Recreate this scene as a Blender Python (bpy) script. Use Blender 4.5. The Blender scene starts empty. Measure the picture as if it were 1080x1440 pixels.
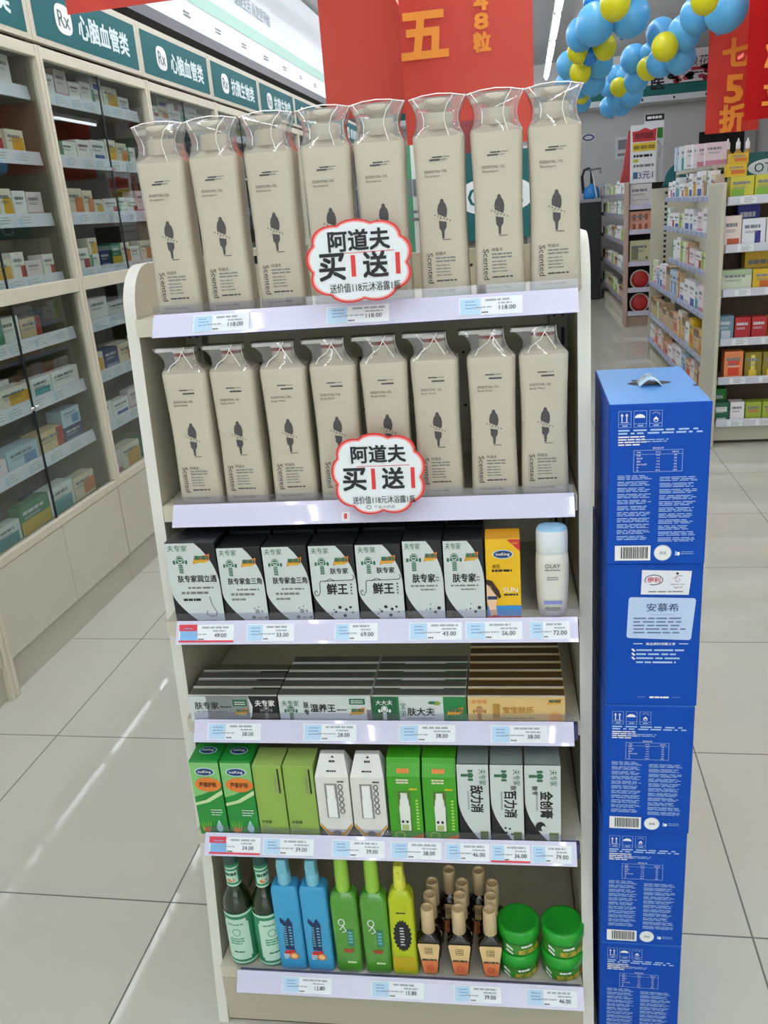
import bpy, bmesh, math, random
from math import sin, cos, pi, radians
from mathutils import Matrix, Vector

random.seed(7)
SC = bpy.context.scene
COL = SC.collection

# ------------------------------------------------------------------ camera, world, light, exposure
F_PX, YAW, PITCH, ROLL, CAM_H = 1199.715, -0.17970838, 0.33617380, 0.07998911, 1.38
cam_data = bpy.data.cameras.new('camera')
cam = bpy.data.objects.new('camera', cam_data)
COL.objects.link(cam)
fw = Vector((sin(YAW) * cos(PITCH), cos(YAW) * cos(PITCH), -sin(PITCH)))
rt = Vector((cos(YAW), -sin(YAW), 0))
dn = fw.cross(rt)
r2 = cos(ROLL) * rt + sin(ROLL) * dn
d2 = -sin(ROLL) * rt + cos(ROLL) * dn
mw = Matrix.Identity(4)
for i in range(3):
    mw[i][0] = r2[i]; mw[i][1] = -d2[i]; mw[i][2] = -fw[i]
mw[2][3] = CAM_H
cam.matrix_world = mw
cam_data.sensor_fit = 'VERTICAL'
cam_data.sensor_height = 36
cam_data.lens = F_PX / 1440 * 36
cam_data.clip_start = .05
cam_data.clip_end = 100
SC.camera = cam

world = bpy.data.worlds.new('world')
SC.world = world
world.use_nodes = True
world.node_tree.nodes['Background'].inputs[0].default_value = (1, 1, 1, 1)
world.node_tree.nodes['Background'].inputs[1].default_value = 0.3

SC.view_settings.view_transform = 'Standard'
SC.view_settings.look = 'None'
SC.view_settings.exposure = 0.07
SC.view_settings.gamma = 1.0
SC.view_settings.use_curve_mapping = False
TUBE_STRENGTH = 40.0
ENTRANCE_FILL = 100.0  # strength of the fill light added behind the camera
TUBE_ROWS = (-0.9, 0.32, 1.9, 2.7)  # third row is added out of view to brighten the right side

# ------------------------------------------------------------------ materials
def lin(c):
    c /= 255.0
    return c / 12.92 if c <= .04045 else ((c + .055) / 1.055) ** 2.4
def rgb(h):
    h = h.lstrip('#')
    return tuple(lin(int(h[i:i + 2], 16)) for i in (0, 2, 4)) + (1,)
MATS = {}
def mat(hexc, rough=.5, metal=0.0, name=None, emit=0, noise=0, nscale=(8, 8, 8), spec=.5, trans=0, coat=0):
    key = (hexc, rough, metal, name, emit, noise, trans, coat)
    if key in MATS:
        return MATS[key]
    m = bpy.data.materials.new(name or 'surface_' + hexc.strip('#'))
    m.use_nodes = True
    nt = m.node_tree
    b = nt.nodes['Principled BSDF']
    b.inputs['Base Color'].default_value = rgb(hexc)
    b.inputs['Roughness'].default_value = rough
    b.inputs['Metallic'].default_value = metal
    b.inputs['Specular IOR Level'].default_value = spec
    b.inputs['Coat Weight'].default_value = coat
    if trans:
        b.inputs['Transmission Weight'].default_value = trans
    if emit:
        b.inputs['Emission Color'].default_value = rgb(hexc)
        b.inputs['Emission Strength'].default_value = emit
    if noise:
        tc = nt.nodes.new('ShaderNodeTexCoord'); mp = nt.nodes.new('ShaderNodeMapping')
        mp.inputs['Scale'].default_value = nscale
        nz = nt.nodes.new('ShaderNodeTexNoise'); nz.inputs['Scale'].default_value = 1; nz.inputs['Detail'].default_value = 4
        mx = nt.nodes.new('ShaderNodeMix'); mx.data_type = 'RGBA'
        c = rgb(hexc)
        mx.inputs[6].default_value = tuple(x * (1 - noise) for x in c[:3]) + (1,)
        mx.inputs[7].default_value = tuple(min(1, x * (1 + noise)) for x in c[:3]) + (1,)
        nt.links.new(tc.outputs['Object'], mp.inputs[0]); nt.links.new(mp.outputs[0], nz.inputs[0])
        nt.links.new(nz.outputs[0], mx.inputs[0]); nt.links.new(mx.outputs[2], b.inputs['Base Color'])
    MATS[key] = m
    return m
def clear_mat(name, tint='#ffffff', refl=1.0, ior=1.45, rough=.02, milky=0):
    m = bpy.data.materials.new(name); m.use_nodes = True
    nt = m.node_tree; nt.nodes.clear()
    out = nt.nodes.new('ShaderNodeOutputMaterial'); mx = nt.nodes.new('ShaderNodeMixShader')
    tr = nt.nodes.new('ShaderNodeBsdfTransparent'); tr.inputs[0].default_value = rgb(tint)
    gl = nt.nodes.new('ShaderNodeBsdfGlossy'); gl.inputs['Roughness'].default_value = rough
    geo = nt.nodes.new('ShaderNodeNewGeometry'); dt = nt.nodes.new('ShaderNodeVectorMath'); dt.operation = 'DOT_PRODUCT'
    nt.links.new(geo.outputs['Normal'], dt.inputs[0]); nt.links.new(geo.outputs['Incoming'], dt.inputs[1])
    def M_(op, a, b=None):
        n = nt.nodes.new('ShaderNodeMath'); n.operation = op
        for i, q in enumerate((a, b)):
            if q is None: continue
            if isinstance(q, (int, float)): n.inputs[i].default_value = q
            else: nt.links.new(q, n.inputs[i])
        return n.outputs[0]
    f0 = ((ior - 1) / (ior + 1)) ** 2   # Schlick reflectance, the same on both sides of the thin sheet
    sch = M_('ADD', M_('MULTIPLY', M_('POWER', M_('SUBTRACT', 1, M_('ABSOLUTE', dt.outputs['Value'])), 5), 1 - f0), f0)
    mu = nt.nodes.new('ShaderNodeMath'); mu.operation = 'MULTIPLY'; mu.inputs[1].default_value = refl; mu.use_clamp = True
    nt.links.new(sch, mu.inputs[0]); nt.links.new(mu.outputs[0], mx.inputs[0])
    body = tr.outputs[0]
    if milky:
        mk_ = nt.nodes.new('ShaderNodeMixShader'); mk_.inputs[0].default_value = milky; df = nt.nodes.new('ShaderNodeBsdfTranslucent'); df2 = nt.nodes.new('ShaderNodeBsdfDiffuse')
        ad = nt.nodes.new('ShaderNodeMixShader'); nt.links.new(df.outputs[0], ad.inputs[1]); nt.links.new(df2.outputs[0], ad.inputs[2])
        nt.links.new(tr.outputs[0], mk_.inputs[1]); nt.links.new(ad.outputs[0], mk_.inputs[2]); body = mk_.outputs[0]
    nt.links.new(body, mx.inputs[1]); nt.links.new(gl.outputs[0], mx.inputs[2]); nt.links.new(mx.outputs[0], out.inputs[0])
    return m
def cloth_mat(name, hexc, through=.1):
    m = bpy.data.materials.new(name); m.use_nodes = True
    nt = m.node_tree; nt.nodes.clear()
    out = nt.nodes.new('ShaderNodeOutputMaterial')
    df = nt.nodes.new('ShaderNodeBsdfDiffuse'); df.inputs[0].default_value = rgb(hexc)
    tl = nt.nodes.new('ShaderNodeBsdfTranslucent'); tl.inputs[0].default_value = rgb(hexc)
    tr = nt.nodes.new('ShaderNodeBsdfTransparent'); tr.inputs[0].default_value = rgb('#ff9080')
    a = nt.nodes.new('ShaderNodeMixShader'); a.inputs[0].default_value = .45
    b = nt.nodes.new('ShaderNodeMixShader'); b.inputs[0].default_value = through
    nt.links.new(df.outputs[0], a.inputs[1]); nt.links.new(tl.outputs[0], a.inputs[2])
    nt.links.new(a.outputs[0], b.inputs[1]); nt.links.new(tr.outputs[0], b.inputs[2]); nt.links.new(b.outputs[0], out.inputs[0])
    return m
def tile_mat():
    m = bpy.data.materials.new('polished_floor_tile'); m.use_nodes = True
    nt = m.node_tree; N = nt.nodes.new; L = nt.links.new
    b = nt.nodes['Principled BSDF']
    geo = N('ShaderNodeNewGeometry'); sep = N('ShaderNodeSeparateXYZ'); L(geo.outputs['Position'], sep.inputs[0])
    def joint(sock, off):
        a = N('ShaderNodeMath'); a.operation = 'ADD'; a.inputs[1].default_value = 60 - off; L(sock, a.inputs[0])
        d = N('ShaderNodeMath'); d.operation = 'DIVIDE'; d.inputs[1].default_value = .6; L(a.outputs[0], d.inputs[0])
        p = N('ShaderNodeMath'); p.operation = 'PINGPONG'; p.inputs[1].default_value = .5; L(d.outputs[0], p.inputs[0])
        l = N('ShaderNodeMath'); l.operation = 'LESS_THAN'; l.inputs[1].default_value = .0032; L(p.outputs[0], l.inputs[0])
        return l
    jx, jy = joint(sep.outputs[0], -.19), joint(sep.outputs[1], .17)
    mxm = N('ShaderNodeMath'); mxm.operation = 'MAXIMUM'; L(jx.outputs[0], mxm.inputs[0]); L(jy.outputs[0], mxm.inputs[1])
    nz = N('ShaderNodeTexNoise'); nz.inputs['Scale'].default_value = 2.2; nz.inputs['Detail'].default_value = 3; L(geo.outputs['Position'], nz.inputs[0])
    c1 = N('ShaderNodeMix'); c1.data_type = 'RGBA'; c1.inputs[6].default_value = rgb('#c2c1b2'); c1.inputs[7].default_value = rgb('#cac9bd'); L(nz.outputs[0], c1.inputs[0])
    c2 = N('ShaderNodeMix'); c2.data_type = 'RGBA'; c2.inputs[7].default_value = rgb('#6a6c62'); L(mxm.outputs[0], c2.inputs[0]); L(c1.outputs[2], c2.inputs[6])
    L(c2.outputs[2], b.inputs['Base Color'])
    rg = N('ShaderNodeMath'); rg.operation = 'MULTIPLY_ADD'; rg.inputs[1].default_value = .5; rg.inputs[2].default_value = .02; L(mxm.outputs[0], rg.inputs[0])
    L(rg.outputs[0], b.inputs['Roughness']); b.inputs['Specular IOR Level'].default_value = .36
    return m

WOOD = lambda: mat('#cfc8b4', .5, name='pale_wood_laminate', noise=.06, nscale=(60, 60, 4))
CREAM = mat('#c9c3ae', .5, name='cream_laminate', noise=.04, nscale=(50, 50, 3))
OFFWHITE = mat('#dcd9cf', .4, name='off_white_panel', noise=.04, nscale=(60, 20, 3))
LILAC = mat('#cfcde2', .28, name='lilac_price_strip', coat=.4)
LILAC_D = mat('#aeb0d0', .35, name='lilac_price_strip_lip', coat=.4)
WHITE = mat('#eeeeec', .45, name='white_plastic')
PAPER = mat('#e9edf0', .6, name='white_paper')
TAGBLUE = mat('#b9d6ec', .6, name='tag_blue'); TAGINK = mat('#a3a9ae', .6, name='tag_faint_ink')
INK = mat('#1c1c20', .6, name='black_ink')
GREYINK = mat('#7d7b79', .6, name='grey_ink')
DARK = mat('#17171a', .6, name='dark_opening')  # dark fill for slots and cut-outs
RED = mat('#c8282c', .5, name='red_print')
TEAL = mat('#0a5c5e', .5, name='teal_sign')
FILM = clear_mat('clear_shrink_film', '#f8f6f2', 1.6, 1.4, .06, .24)
GLASS = clear_mat('cabinet_door_glass', '#f2f7f4', 1.6, 1.5, .0)
SEAM_GLINT = mat('#fbf7f2', .25, name='film_seam_edge_glint', spec=.8)  # pale beads along the film seams, painting in its bright highlights

# ------------------------------------------------------------------ mesh builder
class MB:
    def __init__(s):
        s.v = []; s.f = []; s.mi = []; s.sm = []; s.mats = []
    def m(s, ma):
        if ma not in s.mats: s.mats.append(ma)
        return s.mats.index(ma)
    def add(s, vs, fs, ma, smooth=False):
        o = len(s.v); s.v += [tuple(p) for p in vs]; k = s.m(ma)
        for f in fs:
            s.f.append([i + o for i in f]); s.mi.append(k); s.sm.append(smooth)
        return s
    def box(s, x0, x1, y0, y1, z0, z1, ma, bev=0, topm=None, sidem=None):
        if bev:
            b = bev
            xs, ys, zs = (x0, x1), (y0, y1), (z0, z1)
            vs = []; idx = {}
            for i in (0, 1):
                for j in (0, 1):
                    for k in (0, 1):
                        sx, sy, sz = (1, -1)[i] * b, (1, -1)[j] * b, (1, -1)[k] * b
                        for a, d in (('x', (0, sy, sz)), ('y', (sx, 0, sz)), ('z', (sx, sy, 0))):
                            idx[i, j, k, a] = len(vs); vs.append((xs[i] + d[0], ys[j] + d[1], zs[k] + d[2]))
            q = lambda l, a: [idx[c + (a,)] for c in l]
            fs = [q([(0, 0, 0), (0, 0, 1), (0, 1, 1), (0, 1, 0)], 'x'), q([(1, 0, 0), (1, 1, 0), (1, 1, 1), (1, 0, 1)], 'x'),
                  q([(0, 0, 0), (1, 0, 0), (1, 0, 1), (0, 0, 1)], 'y'), q([(0, 1, 0), (0, 1, 1), (1, 1, 1), (1, 1, 0)], 'y'),
                  q([(0, 0, 0), (0, 1, 0), (1, 1, 0), (1, 0, 0)], 'z'), q([(0, 0, 1), (1, 0, 1), (1, 1, 1), (0, 1, 1)], 'z')]
            main = len(fs)
            for j in (0, 1):
                for k in (0, 1):
                    fs.append([idx[0, j, k, 'y'], idx[1, j, k, 'y'], idx[1, j, k, 'z'], idx[0, j, k, 'z']])
                    fs.append([idx[j, 0, k, 'x'], idx[j, 1, k, 'x'], idx[j, 1, k, 'z'], idx[j, 0, k, 'z']])
                    fs.append([idx[j, k, 0, 'x'], idx[j, k, 1, 'x'], idx[j, k, 1, 'y'], idx[j, k, 0, 'y']])
                    for i in (0, 1): fs.append([idx[i, j, k, 'x'], idx[i, j, k, 'y'], idx[i, j, k, 'z']])
            s.add(vs, fs, ma)
            n = len(s.f) - len(fs)
            if topm: s.mi[n + 5] = s.m(topm)
            if sidem: s.mi[n] = s.mi[n + 1] = s.m(sidem)
            return s
        vs = [(x, y, z) for x in (x0, x1) for y in (y0, y1) for z in (z0, z1)]
        fs = [(0, 1, 3, 2), (4, 6, 7, 5), (0, 4, 5, 1), (2, 3, 7, 6), (0, 2, 6, 4), (1, 5, 7, 3)]
        s.add(vs, fs, ma)
        n = len(s.f) - 6
        if topm: s.mi[n + 5] = s.m(topm)
        if sidem: s.mi[n] = s.mi[n + 1] = s.m(sidem)
        return s
    def loft(s, rings, ma, cap0=True, cap1=True, smooth=True):
        n = len(rings[0]); vs = [p for r in rings for p in r]; fs = []
        for k in range(len(rings) - 1):
            for i in range(n):
                j = (i + 1) % n
                fs.append((k * n + i, k * n + j, (k + 1) * n + j, (k + 1) * n + i))
        s.add(vs, fs, ma, smooth)
        if cap0: s.add(rings[0], [list(range(n))[::-1]], ma)
        if cap1: s.add(rings[-1], [list(range(n))], ma)
        return s
    def lathe(s, prof, ma, n=24, cx=0, cy=0, cap0=True, cap1=True):
        return s.loft([[(cx + r * cos(2 * pi * i / n), cy + r * sin(2 * pi * i / n), z) for i in range(n)] for r, z in prof], ma, cap0, cap1)
    def tube(s, pts, r, ma, n=6, closed=False):
        pts = [Vector(p) for p in pts]; rings = []
        for i, p in enumerate(pts):
            a = pts[i - 1] if (i or closed) else p
            b = pts[(i + 1) % len(pts)] if (i < len(pts) - 1 or closed) else p
            t = (b - a).normalized()
            u = t.cross(Vector((0, 0, 1)) if abs(t.z) < .9 else Vector((0, 1, 0))).normalized(); w = t.cross(u)
            rings.append([tuple(p + r * (cos(2 * pi * k / n) * u + sin(2 * pi * k / n) * w)) for k in range(n)])
        if closed: rings.append(rings[0])
        return s.loft(rings, ma, not closed, not closed)
    def build(s, name, parent=None):
        me = bpy.data.meshes.new(name)
        me.from_pydata(s.v, [], s.f)
        for m_ in s.mats: me.materials.append(m_)
        me.polygons.foreach_set('material_index', s.mi)
        me.polygons.foreach_set('use_smooth', s.sm)
        me.update()
        o = bpy.data.objects.new(name, me); COL.objects.link(o)
        if parent: o.parent = parent
        return o
def rrect(hx, hy, r, z, cx=0, cy=0, n=5):
    r = min(r, hx * .999, hy * .999); pts = []
    for qx, qy, a0 in ((1, 1, 0), (-1, 1, pi / 2), (-1, -1, pi), (1, -1, 1.5 * pi)):
        for k in range(n + 1):
            a = a0 + k / n * pi / 2
            pts.append((cx + qx * (hx - r) + r * cos(a), cy + qy * (hy - r) + r * sin(a), z))
    return pts
# text outlines turned into triangles (built-in font), cached
TXT = {}
def glyphs(t, bold):
    if (t, bold) in TXT: return TXT[t, bold]
    c = bpy.data.curves.new('lettering', 'FONT'); c.body = t; c.offset = bold; c.resolution_u = 2
    o = bpy.data.objects.new('lettering', c); COL.objects.link(o)
    dg = bpy.context.evaluated_depsgraph_get(); dg.update()
    me = o.evaluated_get(dg).to_mesh()
    vs = [(v.co.x, v.co.y) for v in me.vertices]; fs = [tuple(p.vertices) for p in me.polygons]
    o.evaluated_get(dg).to_mesh_clear()
    bpy.data.objects.remove(o); bpy.data.curves.remove(c)
    xs = [v[0] for v in vs] or [0, 1]; ys = [v[1] for v in vs] or [0, 1]
    TXT[t, bold] = (vs, fs, min(xs), max(xs), min(ys), max(ys))
    return TXT[t, bold]
class Face:
    """Printing on a flat face: u to the right, v up, n outward."""
    def __init__(s, mb, o, u=(1, 0, 0), v=(0, 0, 1), eps=.0003):
        s.mb = mb; s.o = Vector(o); s.u = Vector(u).normalized(); s.v = Vector(v).normalized(); s.n = s.u.cross(s.v); s.eps = eps
    def P(s, x, y, k=1):
        return tuple(s.o + s.u * x + s.v * y + s.n * (s.eps * k))
    def rect(s, x0, y0, x1, y1, ma, k=1):
        return s.poly([(x0, y0), (x1, y0), (x1, y1), (x0, y1)], ma, k)
    def poly(s, pts, ma, k=1):
        s.mb.add([s.P(x, y, k) for x, y in pts], [list(range(len(pts)))], ma); return s
    def ell(s, cx, cy, rx, ry, ma, k=1, n=20):
        return s.poly([(cx + rx * cos(2 * pi * i / n), cy + ry * sin(2 * pi * i / n)) for i in range(n)], ma, k)
    def line(s, pts, w, ma, k=1):
        for (a, b), (c, d) in zip(pts, pts[1:]):
            L = math.hypot(c - a, d - b) or 1; nx, ny = -(d - b) / L * w / 2, (c - a) / L * w / 2
            ex, ey = (c - a) / L * w * .3, (d - b) / L * w * .3
            s.poly([(a - ex + nx, b - ey + ny), (a - ex - nx, b - ey - ny), (c + ex - nx, d + ey - ny), (c + ex + nx, d + ey + ny)], ma, k)
        return s
    def ring(s, cx, cy, rx, ry, w, ma, k=1, n=20):
        vs = []
        for i in range(n):
            a = 2 * pi * i / n
            vs.append(s.P(cx + rx * cos(a), cy + ry * sin(a), k)); vs.append(s.P(cx + (rx - w) * cos(a), cy + (ry - w) * sin(a), k))
        s.mb.add(vs, [(2 * i, 2 * ((i + 1) % n), 2 * ((i + 1) % n) + 1, 2 * i + 1) for i in range(n)], ma); return s
    def frame(s, x0, y0, x1, y1, w, ma, k=1):
        s.rect(x0, y0, x1, y0 + w, ma, k); s.rect(x0, y1 - w, x1, y1, ma, k); s.rect(x0, y0 + w, x0 + w, y1 - w, ma, k); s.rect(x1 - w, y0 + w, x1, y1 - w, ma, k); return s
    def text(s, t, cx, cy, h, ma, w=None, bold=0.0, k=2, rot=0, left=False):
        """centred at cx,cy; height h; optional width w; rot quarter turns clockwise"""
        vs, fs, a, b, c, d = glyphs(t, 0)
        sy = h / (d - c); sx = (w / (b - a)) if w else sy
        e = bold * h * .9
        for ex, ey, ek in (((-e, -e, 0), (e, -e, .15), (-e, e, .3), (e, e, .45)) if bold >= .02 else ((-e, 0, 0), (e, 0, .2)) if bold else ((0, 0, 0),)):
            q = []
            for x, y in vs:
                X = (x - (a if left else (a + b) / 2)) * sx + ex; Y = (y - (c + d) / 2) * sy + ey
                if rot == 1: X, Y = Y, -X
                elif rot == 3: X, Y = -Y, X
                q.append(s.P(cx + X, cy + Y, k + ek))
            s.mb.add(q, fs, ma)
        return s
    def bars(s, x0, y0, x1, y1, rows, ma, fill=.55, k=1, seed=1, ragged=.3, seg=.25):
        """illegible fine print: broken dashes in rows"""
        R = random.Random(seed); p = (y1 - y0) / rows; W = x1 - x0
        for i in range(rows):
            yb = y1 - (i + 1) * p + p * (1 - fill) / 2; x = x0; e = x1 - W * R.random() * ragged
            while x < e - W * .02:
                l = min(W * seg * (.35 + R.random()), e - x)
                s.rect(x, yb, x + l, yb + p * fill, ma, k); x += l + W * .025 * (1 + R.random())
        return s
class CylFace(Face):
    """Printing wrapped round an upright cylinder of radius R, u measured along the arc from the front (-y)."""
    def __init__(s, mb, R, cx=0, cy=0, eps=.0004):
        s.mb = mb; s.R = R; s.cx = cx; s.cy = cy; s.eps = eps
    def P(s, x, y, k=1):
        a = x / s.R; r = s.R + s.eps * k
        return (s.cx + r * sin(a), s.cy - r * cos(a), y)
    def rect(s, x0, y0, x1, y1, ma, k=1):
        n = max(1, int(abs(x1 - x0) / s.R / .25)); vs = []
        for i in range(n + 1):
            x = x0 + (x1 - x0) * i / n; vs += [s.P(x, y0, k), s.P(x, y1, k)]
        s.mb.add(vs, [(2 * i, 2 * i + 2, 2 * i + 3, 2 * i + 1) for i in range(n)], ma, True); return s

# ------------------------------------------------------------------ scene helpers
def tag(o, label=None, cat=None, group=None, kind=None):
    if label: o['label'] = label
    if cat: o['category'] = cat
    if group: o['group'] = group
    if kind: o['kind'] = kind
    return o
def thing(name, label, cat, loc, rz=0, group=None):
    o = bpy.data.objects.new(name, None); COL.objects.link(o); o.empty_display_size = .05
    o.location = loc; o.rotation_euler = (0, 0, rz)
    return tag(o, label, cat, group)
def put(o, loc, rz=0, scale=None):
    o.location = loc; o.rotation_euler = (0, 0, rz)
    if scale: o.scale = scale
    return o
def copy_tree(o, parent=None):
    c = o.copy(); COL.objects.link(c)
    if parent: c.parent = parent
    for ch in list(o.children): copy_tree(ch, c)
    return c
class Kind:
    """one built original, later uses are copies with all their parts"""
    def __init__(s, fn): s.fn = fn; s.o = None
    def new(s, loc, rz, label, cat, group=None, scale=None):
        if s.o is None: s.o = o = s.fn()
        else: o = copy_tree(s.o)
        put(o, loc, rz, scale); return tag(o, label, cat, group)
def empty(name):
    o = bpy.data.objects.new(name, None); COL.objects.link(o); o.empty_display_size = .05; return o
NTH = 'first second third fourth fifth sixth seventh eighth ninth tenth eleventh twelfth thirteenth fourteenth fifteenth sixteenth seventeenth eighteenth'.split()
def structure(o): return tag(o, kind='structure')

# rack frame: origin at the left end of its price strips, turned a little
PSI = radians(1.5)
RO = Vector((-.537, 1.10, 0)); RX = Vector((cos(PSI), sin(PSI), 0)); RY = Vector((-sin(PSI), cos(PSI), 0))
def RP(x, y, z): return tuple(RO + RX * x + RY * y + Vector((0, 0, z)))

# ================================================================== the room
XL, XR, YB, YF, ZC = -2.06, 4.2, 13.9, -4.0, 3.15
structure(MB().box(XL - .1, XR + .1, YF, YB + .1, -.08, 0, tile_mat()).build('floor'))
structure(MB().box(XL - .1, XR + .1, YF, YB + .1, ZC, ZC + .08, mat('#c9c9cb', .8, name='ceiling_paint', noise=.03)).build('ceiling'))
PAINT = mat('#d8d8d8', .8, name='grey_white_wall_paint', noise=.03, nscale=(2, 2, 2))
structure(MB().box(XL - .1, XL, YF, YB, 0, ZC, PAINT).build('wall_left'))
structure(MB().box(XR, XR + .1, YF, YB, 0, ZC, mat('#8d857c', .8, name='taupe_wall_paint', noise=.05)).build('wall_right'))
structure(MB().box(XL, -1.5, YF - .1, YF, 0, ZC, PAINT).box(2.9, XR, YF - .1, YF, 0, ZC, PAINT).box(-1.5, 2.9, YF - .1, YF, 2.7, ZC, PAINT).build('wall_front'))
wn = MB()  # unseen glazed entrance, added so fill light can enter from behind the camera
for x in (-1.5, -.07, 1.37, 2.84): wn.box(x, x + .06, YF - .08, YF - .02, 0, 2.7, mat('#9a9c9e', .3, metal=.6, name='aluminium_frame'))
wn.box(-1.5, 2.9, YF - .08, YF - .02, 2.2, 2.26, mat('#9a9c9e', .3, metal=.6, name='aluminium_frame'))
wn = structure(wn.build('added_window_1'))
MB().box(-1.45, 2.85, YF - .055, YF - .045, .0, 2.69, GLASS).build('pane', wn)
dl = bpy.data.lights.new('added_entrance_fill', 'AREA'); dl.shape = 'RECTANGLE'; dl.size = 4.2; dl.size_y = 2.5; dl.energy = ENTRANCE_FILL; dl.color = (.95, .98, 1)  # added area light that brightens the product fronts
dlo = bpy.data.objects.new('added_entrance_fill', dl); COL.objects.link(dlo); dlo.location = (.7, YF - .3, 1.4); dlo.rotation_euler = (pi / 2, 0, 0)
wb = MB()
wb.box(XL, 2.5, YB, YB + .1, 0, ZC, PAINT).box(3.2, XR, YB, YB + .1, 0, ZC, PAINT).box(2.5, 3.2, YB, YB + .1, 2.13, ZC, PAINT)
structure(wb.build('wall_back'))
structure(MB().box(2.5, 3.2, YB + .05, YB + .09, 0, 2.13, mat('#131314', .5, name='doorway_shade')).build('doorway_shade_1'))  # dark sheet paints the shade inside the doorway opening
structure(MB().box(3.12, 3.26, YB - .06, YB - .002, 0, 2.2, mat('#b9bab8', .6, name='door_trim')).build('trim_1'))
# fascia over the rear counter
fb = MB(); fb.box(XL, 2.8, YB - .5, YB - .002, 2.54, ZC, mat('#ebecec', .6, name='white_fascia_board'))
f = Face(fb, (XL, YB - .5, 2.54), eps=.004)
f.rect(0, .075, 4.86, .21, mat('#0b6a66', .5, name='green_band'), 1); f.rect(0, 0, 4.86, .07, mat('#dfe5ea', .4, name='fascia_rail'), 1)
for i in range(12): f.ell(1.6 + i * .42, .035, .014, .018, INK, 2, 10)
f.text('医', 3.90, .238, .17, INK, bold=.03)
f.rect(4.0, .20, 4.86, .605, mat('#e6dede', .6, name='poster_pale'), 1)
R_ = random.Random(4)
for i in range(16):
    x, y = 4.04 + R_.random() * .56, .22 + R_.random() * .20
    f.ell(x, y, .03 + R_.random() * .035, .02 + R_.random() * .03, (mat('#8e1c34', .6, name='maroon_print'), INK, mat('#b33a4a', .6, name='rose_print'))[i % 3], 2, 9)
f.text('浪花', 4.42, .46, .13, INK); f.rect(4.33, .345, 4.62, .385, mat('#a5283a', .6, name='crimson_print'), 2); f.bars(4.35, .30, 4.62, .33, 1, INK, k=2)
structure(fb.build('trim_2'))

# white light board with green band above the wall cabinets
lb = MB(); lb.box(XL + .002, -1.82, -1.0, YB - .6, 2.43, 3.12, mat('#e3e6e8', .4, name='white_light_board'))
f = Face(lb, (-1.82, -1.0, 2.43), (0, 1, 0), (0, 0, 1), eps=.003)
f.rect(0, .14, 14.3, .215, mat('#a9cfc0', .5, name='mint_band'))
for i in range(26): f.bars(.9 + i * .52, .05, 1.02 + i * .52, .085, 2, GREYINK, k=1, seed=i)
for i in range(5): f.text('健康生活 从这里开始', 1.9 + i * 2.8, .34, .085, mat('#9aa4a8', .6, name='grey_lettering'), bold=.01)
structure(lb.build('trim_3'))
structure(MB().box(XL + .002, -1.80, -1.0, YB - .6, 2.37, 2.425, mat('#4a4a4d', .5, name='dark_rail')).build('trim_4'))

# tube lights
TUBE = mat('#f4f8ff', .4, name='fluorescent_tube', emit=TUBE_STRENGTH)
def mk_fixture():
    r = empty('tube_light')
    MB().box(-.035, .035, -.61, .61, .03, .075, mat('#e8e8e8', .5, name='lamp_housing'), .004).build('housing', r)
    MB().tube([(0, -.6, .012), (0, .6, .012)], .016, TUBE, 8).build('tube', r)
    MB().tube([(0, -.4, .075), (0, -.4, .29)], .003, GREYINK).tube([(0, .4, .075), (0, .4, .29)], .003, GREYINK).build('hanger', r)
    return r
KF = Kind(mk_fixture)
def mk_dim():  # emission lowered to weaken the lamp's streak in the cabinet glass
    o = mk_fixture()
    t = [c for c in o.children if c.name.startswith('tube') and not c.name.startswith('tube_light')][0]
    t.data.materials[0] = mat('#f4f8ff', .4, name='dimmed_fluorescent_tube', emit=4.0); return o
KDIM = Kind(mk_dim)
for ri, x in enumerate(TUBE_ROWS):
    k = 0; y = -3.2 if x < 2 else 11.98
    while y < (6.2 if x == 1.9 else 13.2):
        (KDIM if x > 2 else KF).new((x, y, 2.86), 0, f'white tube lamp hung from ceiling, {("cabinet-side", "middle", "added right-hand", "far right")[ri]} row, {NTH[k]} from the front', 'ceiling lamp', 'tube lamps along the ceiling')
        k += 1; y += 1.38

# ================================================================== the display rack
ROWS = [dict(y=.080, z=1.265, x=.011), dict(y=.065, z=.980, x=0), dict(y=.006, z=.811, x=0), dict(y=.020, z=.626, x=-.005), dict(y=-.016, z=.431, x=-.004), dict(y=-.020, z=.137, x=.012)]
BACK = .33
rack = thing('display_rack', 'cream two-sided display rack with six lilac-edged shelves and rounded white side panels', 'display rack', RP(0, 0, 0), PSI)
def side_panel(x0, x1):
    prof = [(.40, 0), (.40, 1.335)]
    cx, cz, r = .185, 1.265, .07
    for i in range(9):
        a = pi / 2 + i / 8 * (pi / 2 - .06)
        prof.append((cx + r * cos(a), cz + r * sin(a)))
    prof += [(.085, .90), (.066, .62), (.045, .31), (-.002, 0)]
    mb = MB(); n = len(prof); e = .0025
    A = [(x0, y, z) for y, z in prof]; B = [(x1, y, z) for y, z in prof]
    mb.add(A + B, [list(range(n))[::-1], list(range(n, 2 * n))], CREAM)
    mb.add(A + B, [(i, (i + 1) % n, (i + 1) % n + n, i + n) for i in range(n)], OFFWHITE)
    return mb.build('side_panel', rack)
side_panel(-.046, -.028); side_panel(.610, .628)
mb = MB(); mb.box(-.028, .610, BACK, BACK + .02, .06, 1.315, CREAM)
f = Face(mb, (-.028, BACK, 0))
HOLE = mat('#3a372f', .8, name='pegboard_hole')
for zz in (.56, .705, .75, .885, .93, 1.06, 1.15, 1.24, 1.29):
    for i in range(32): f.ell(.02 + i * .0195, zz, .0026, .0026, HOLE, 1, 8)
mb.build('back_panel', rack)
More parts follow.
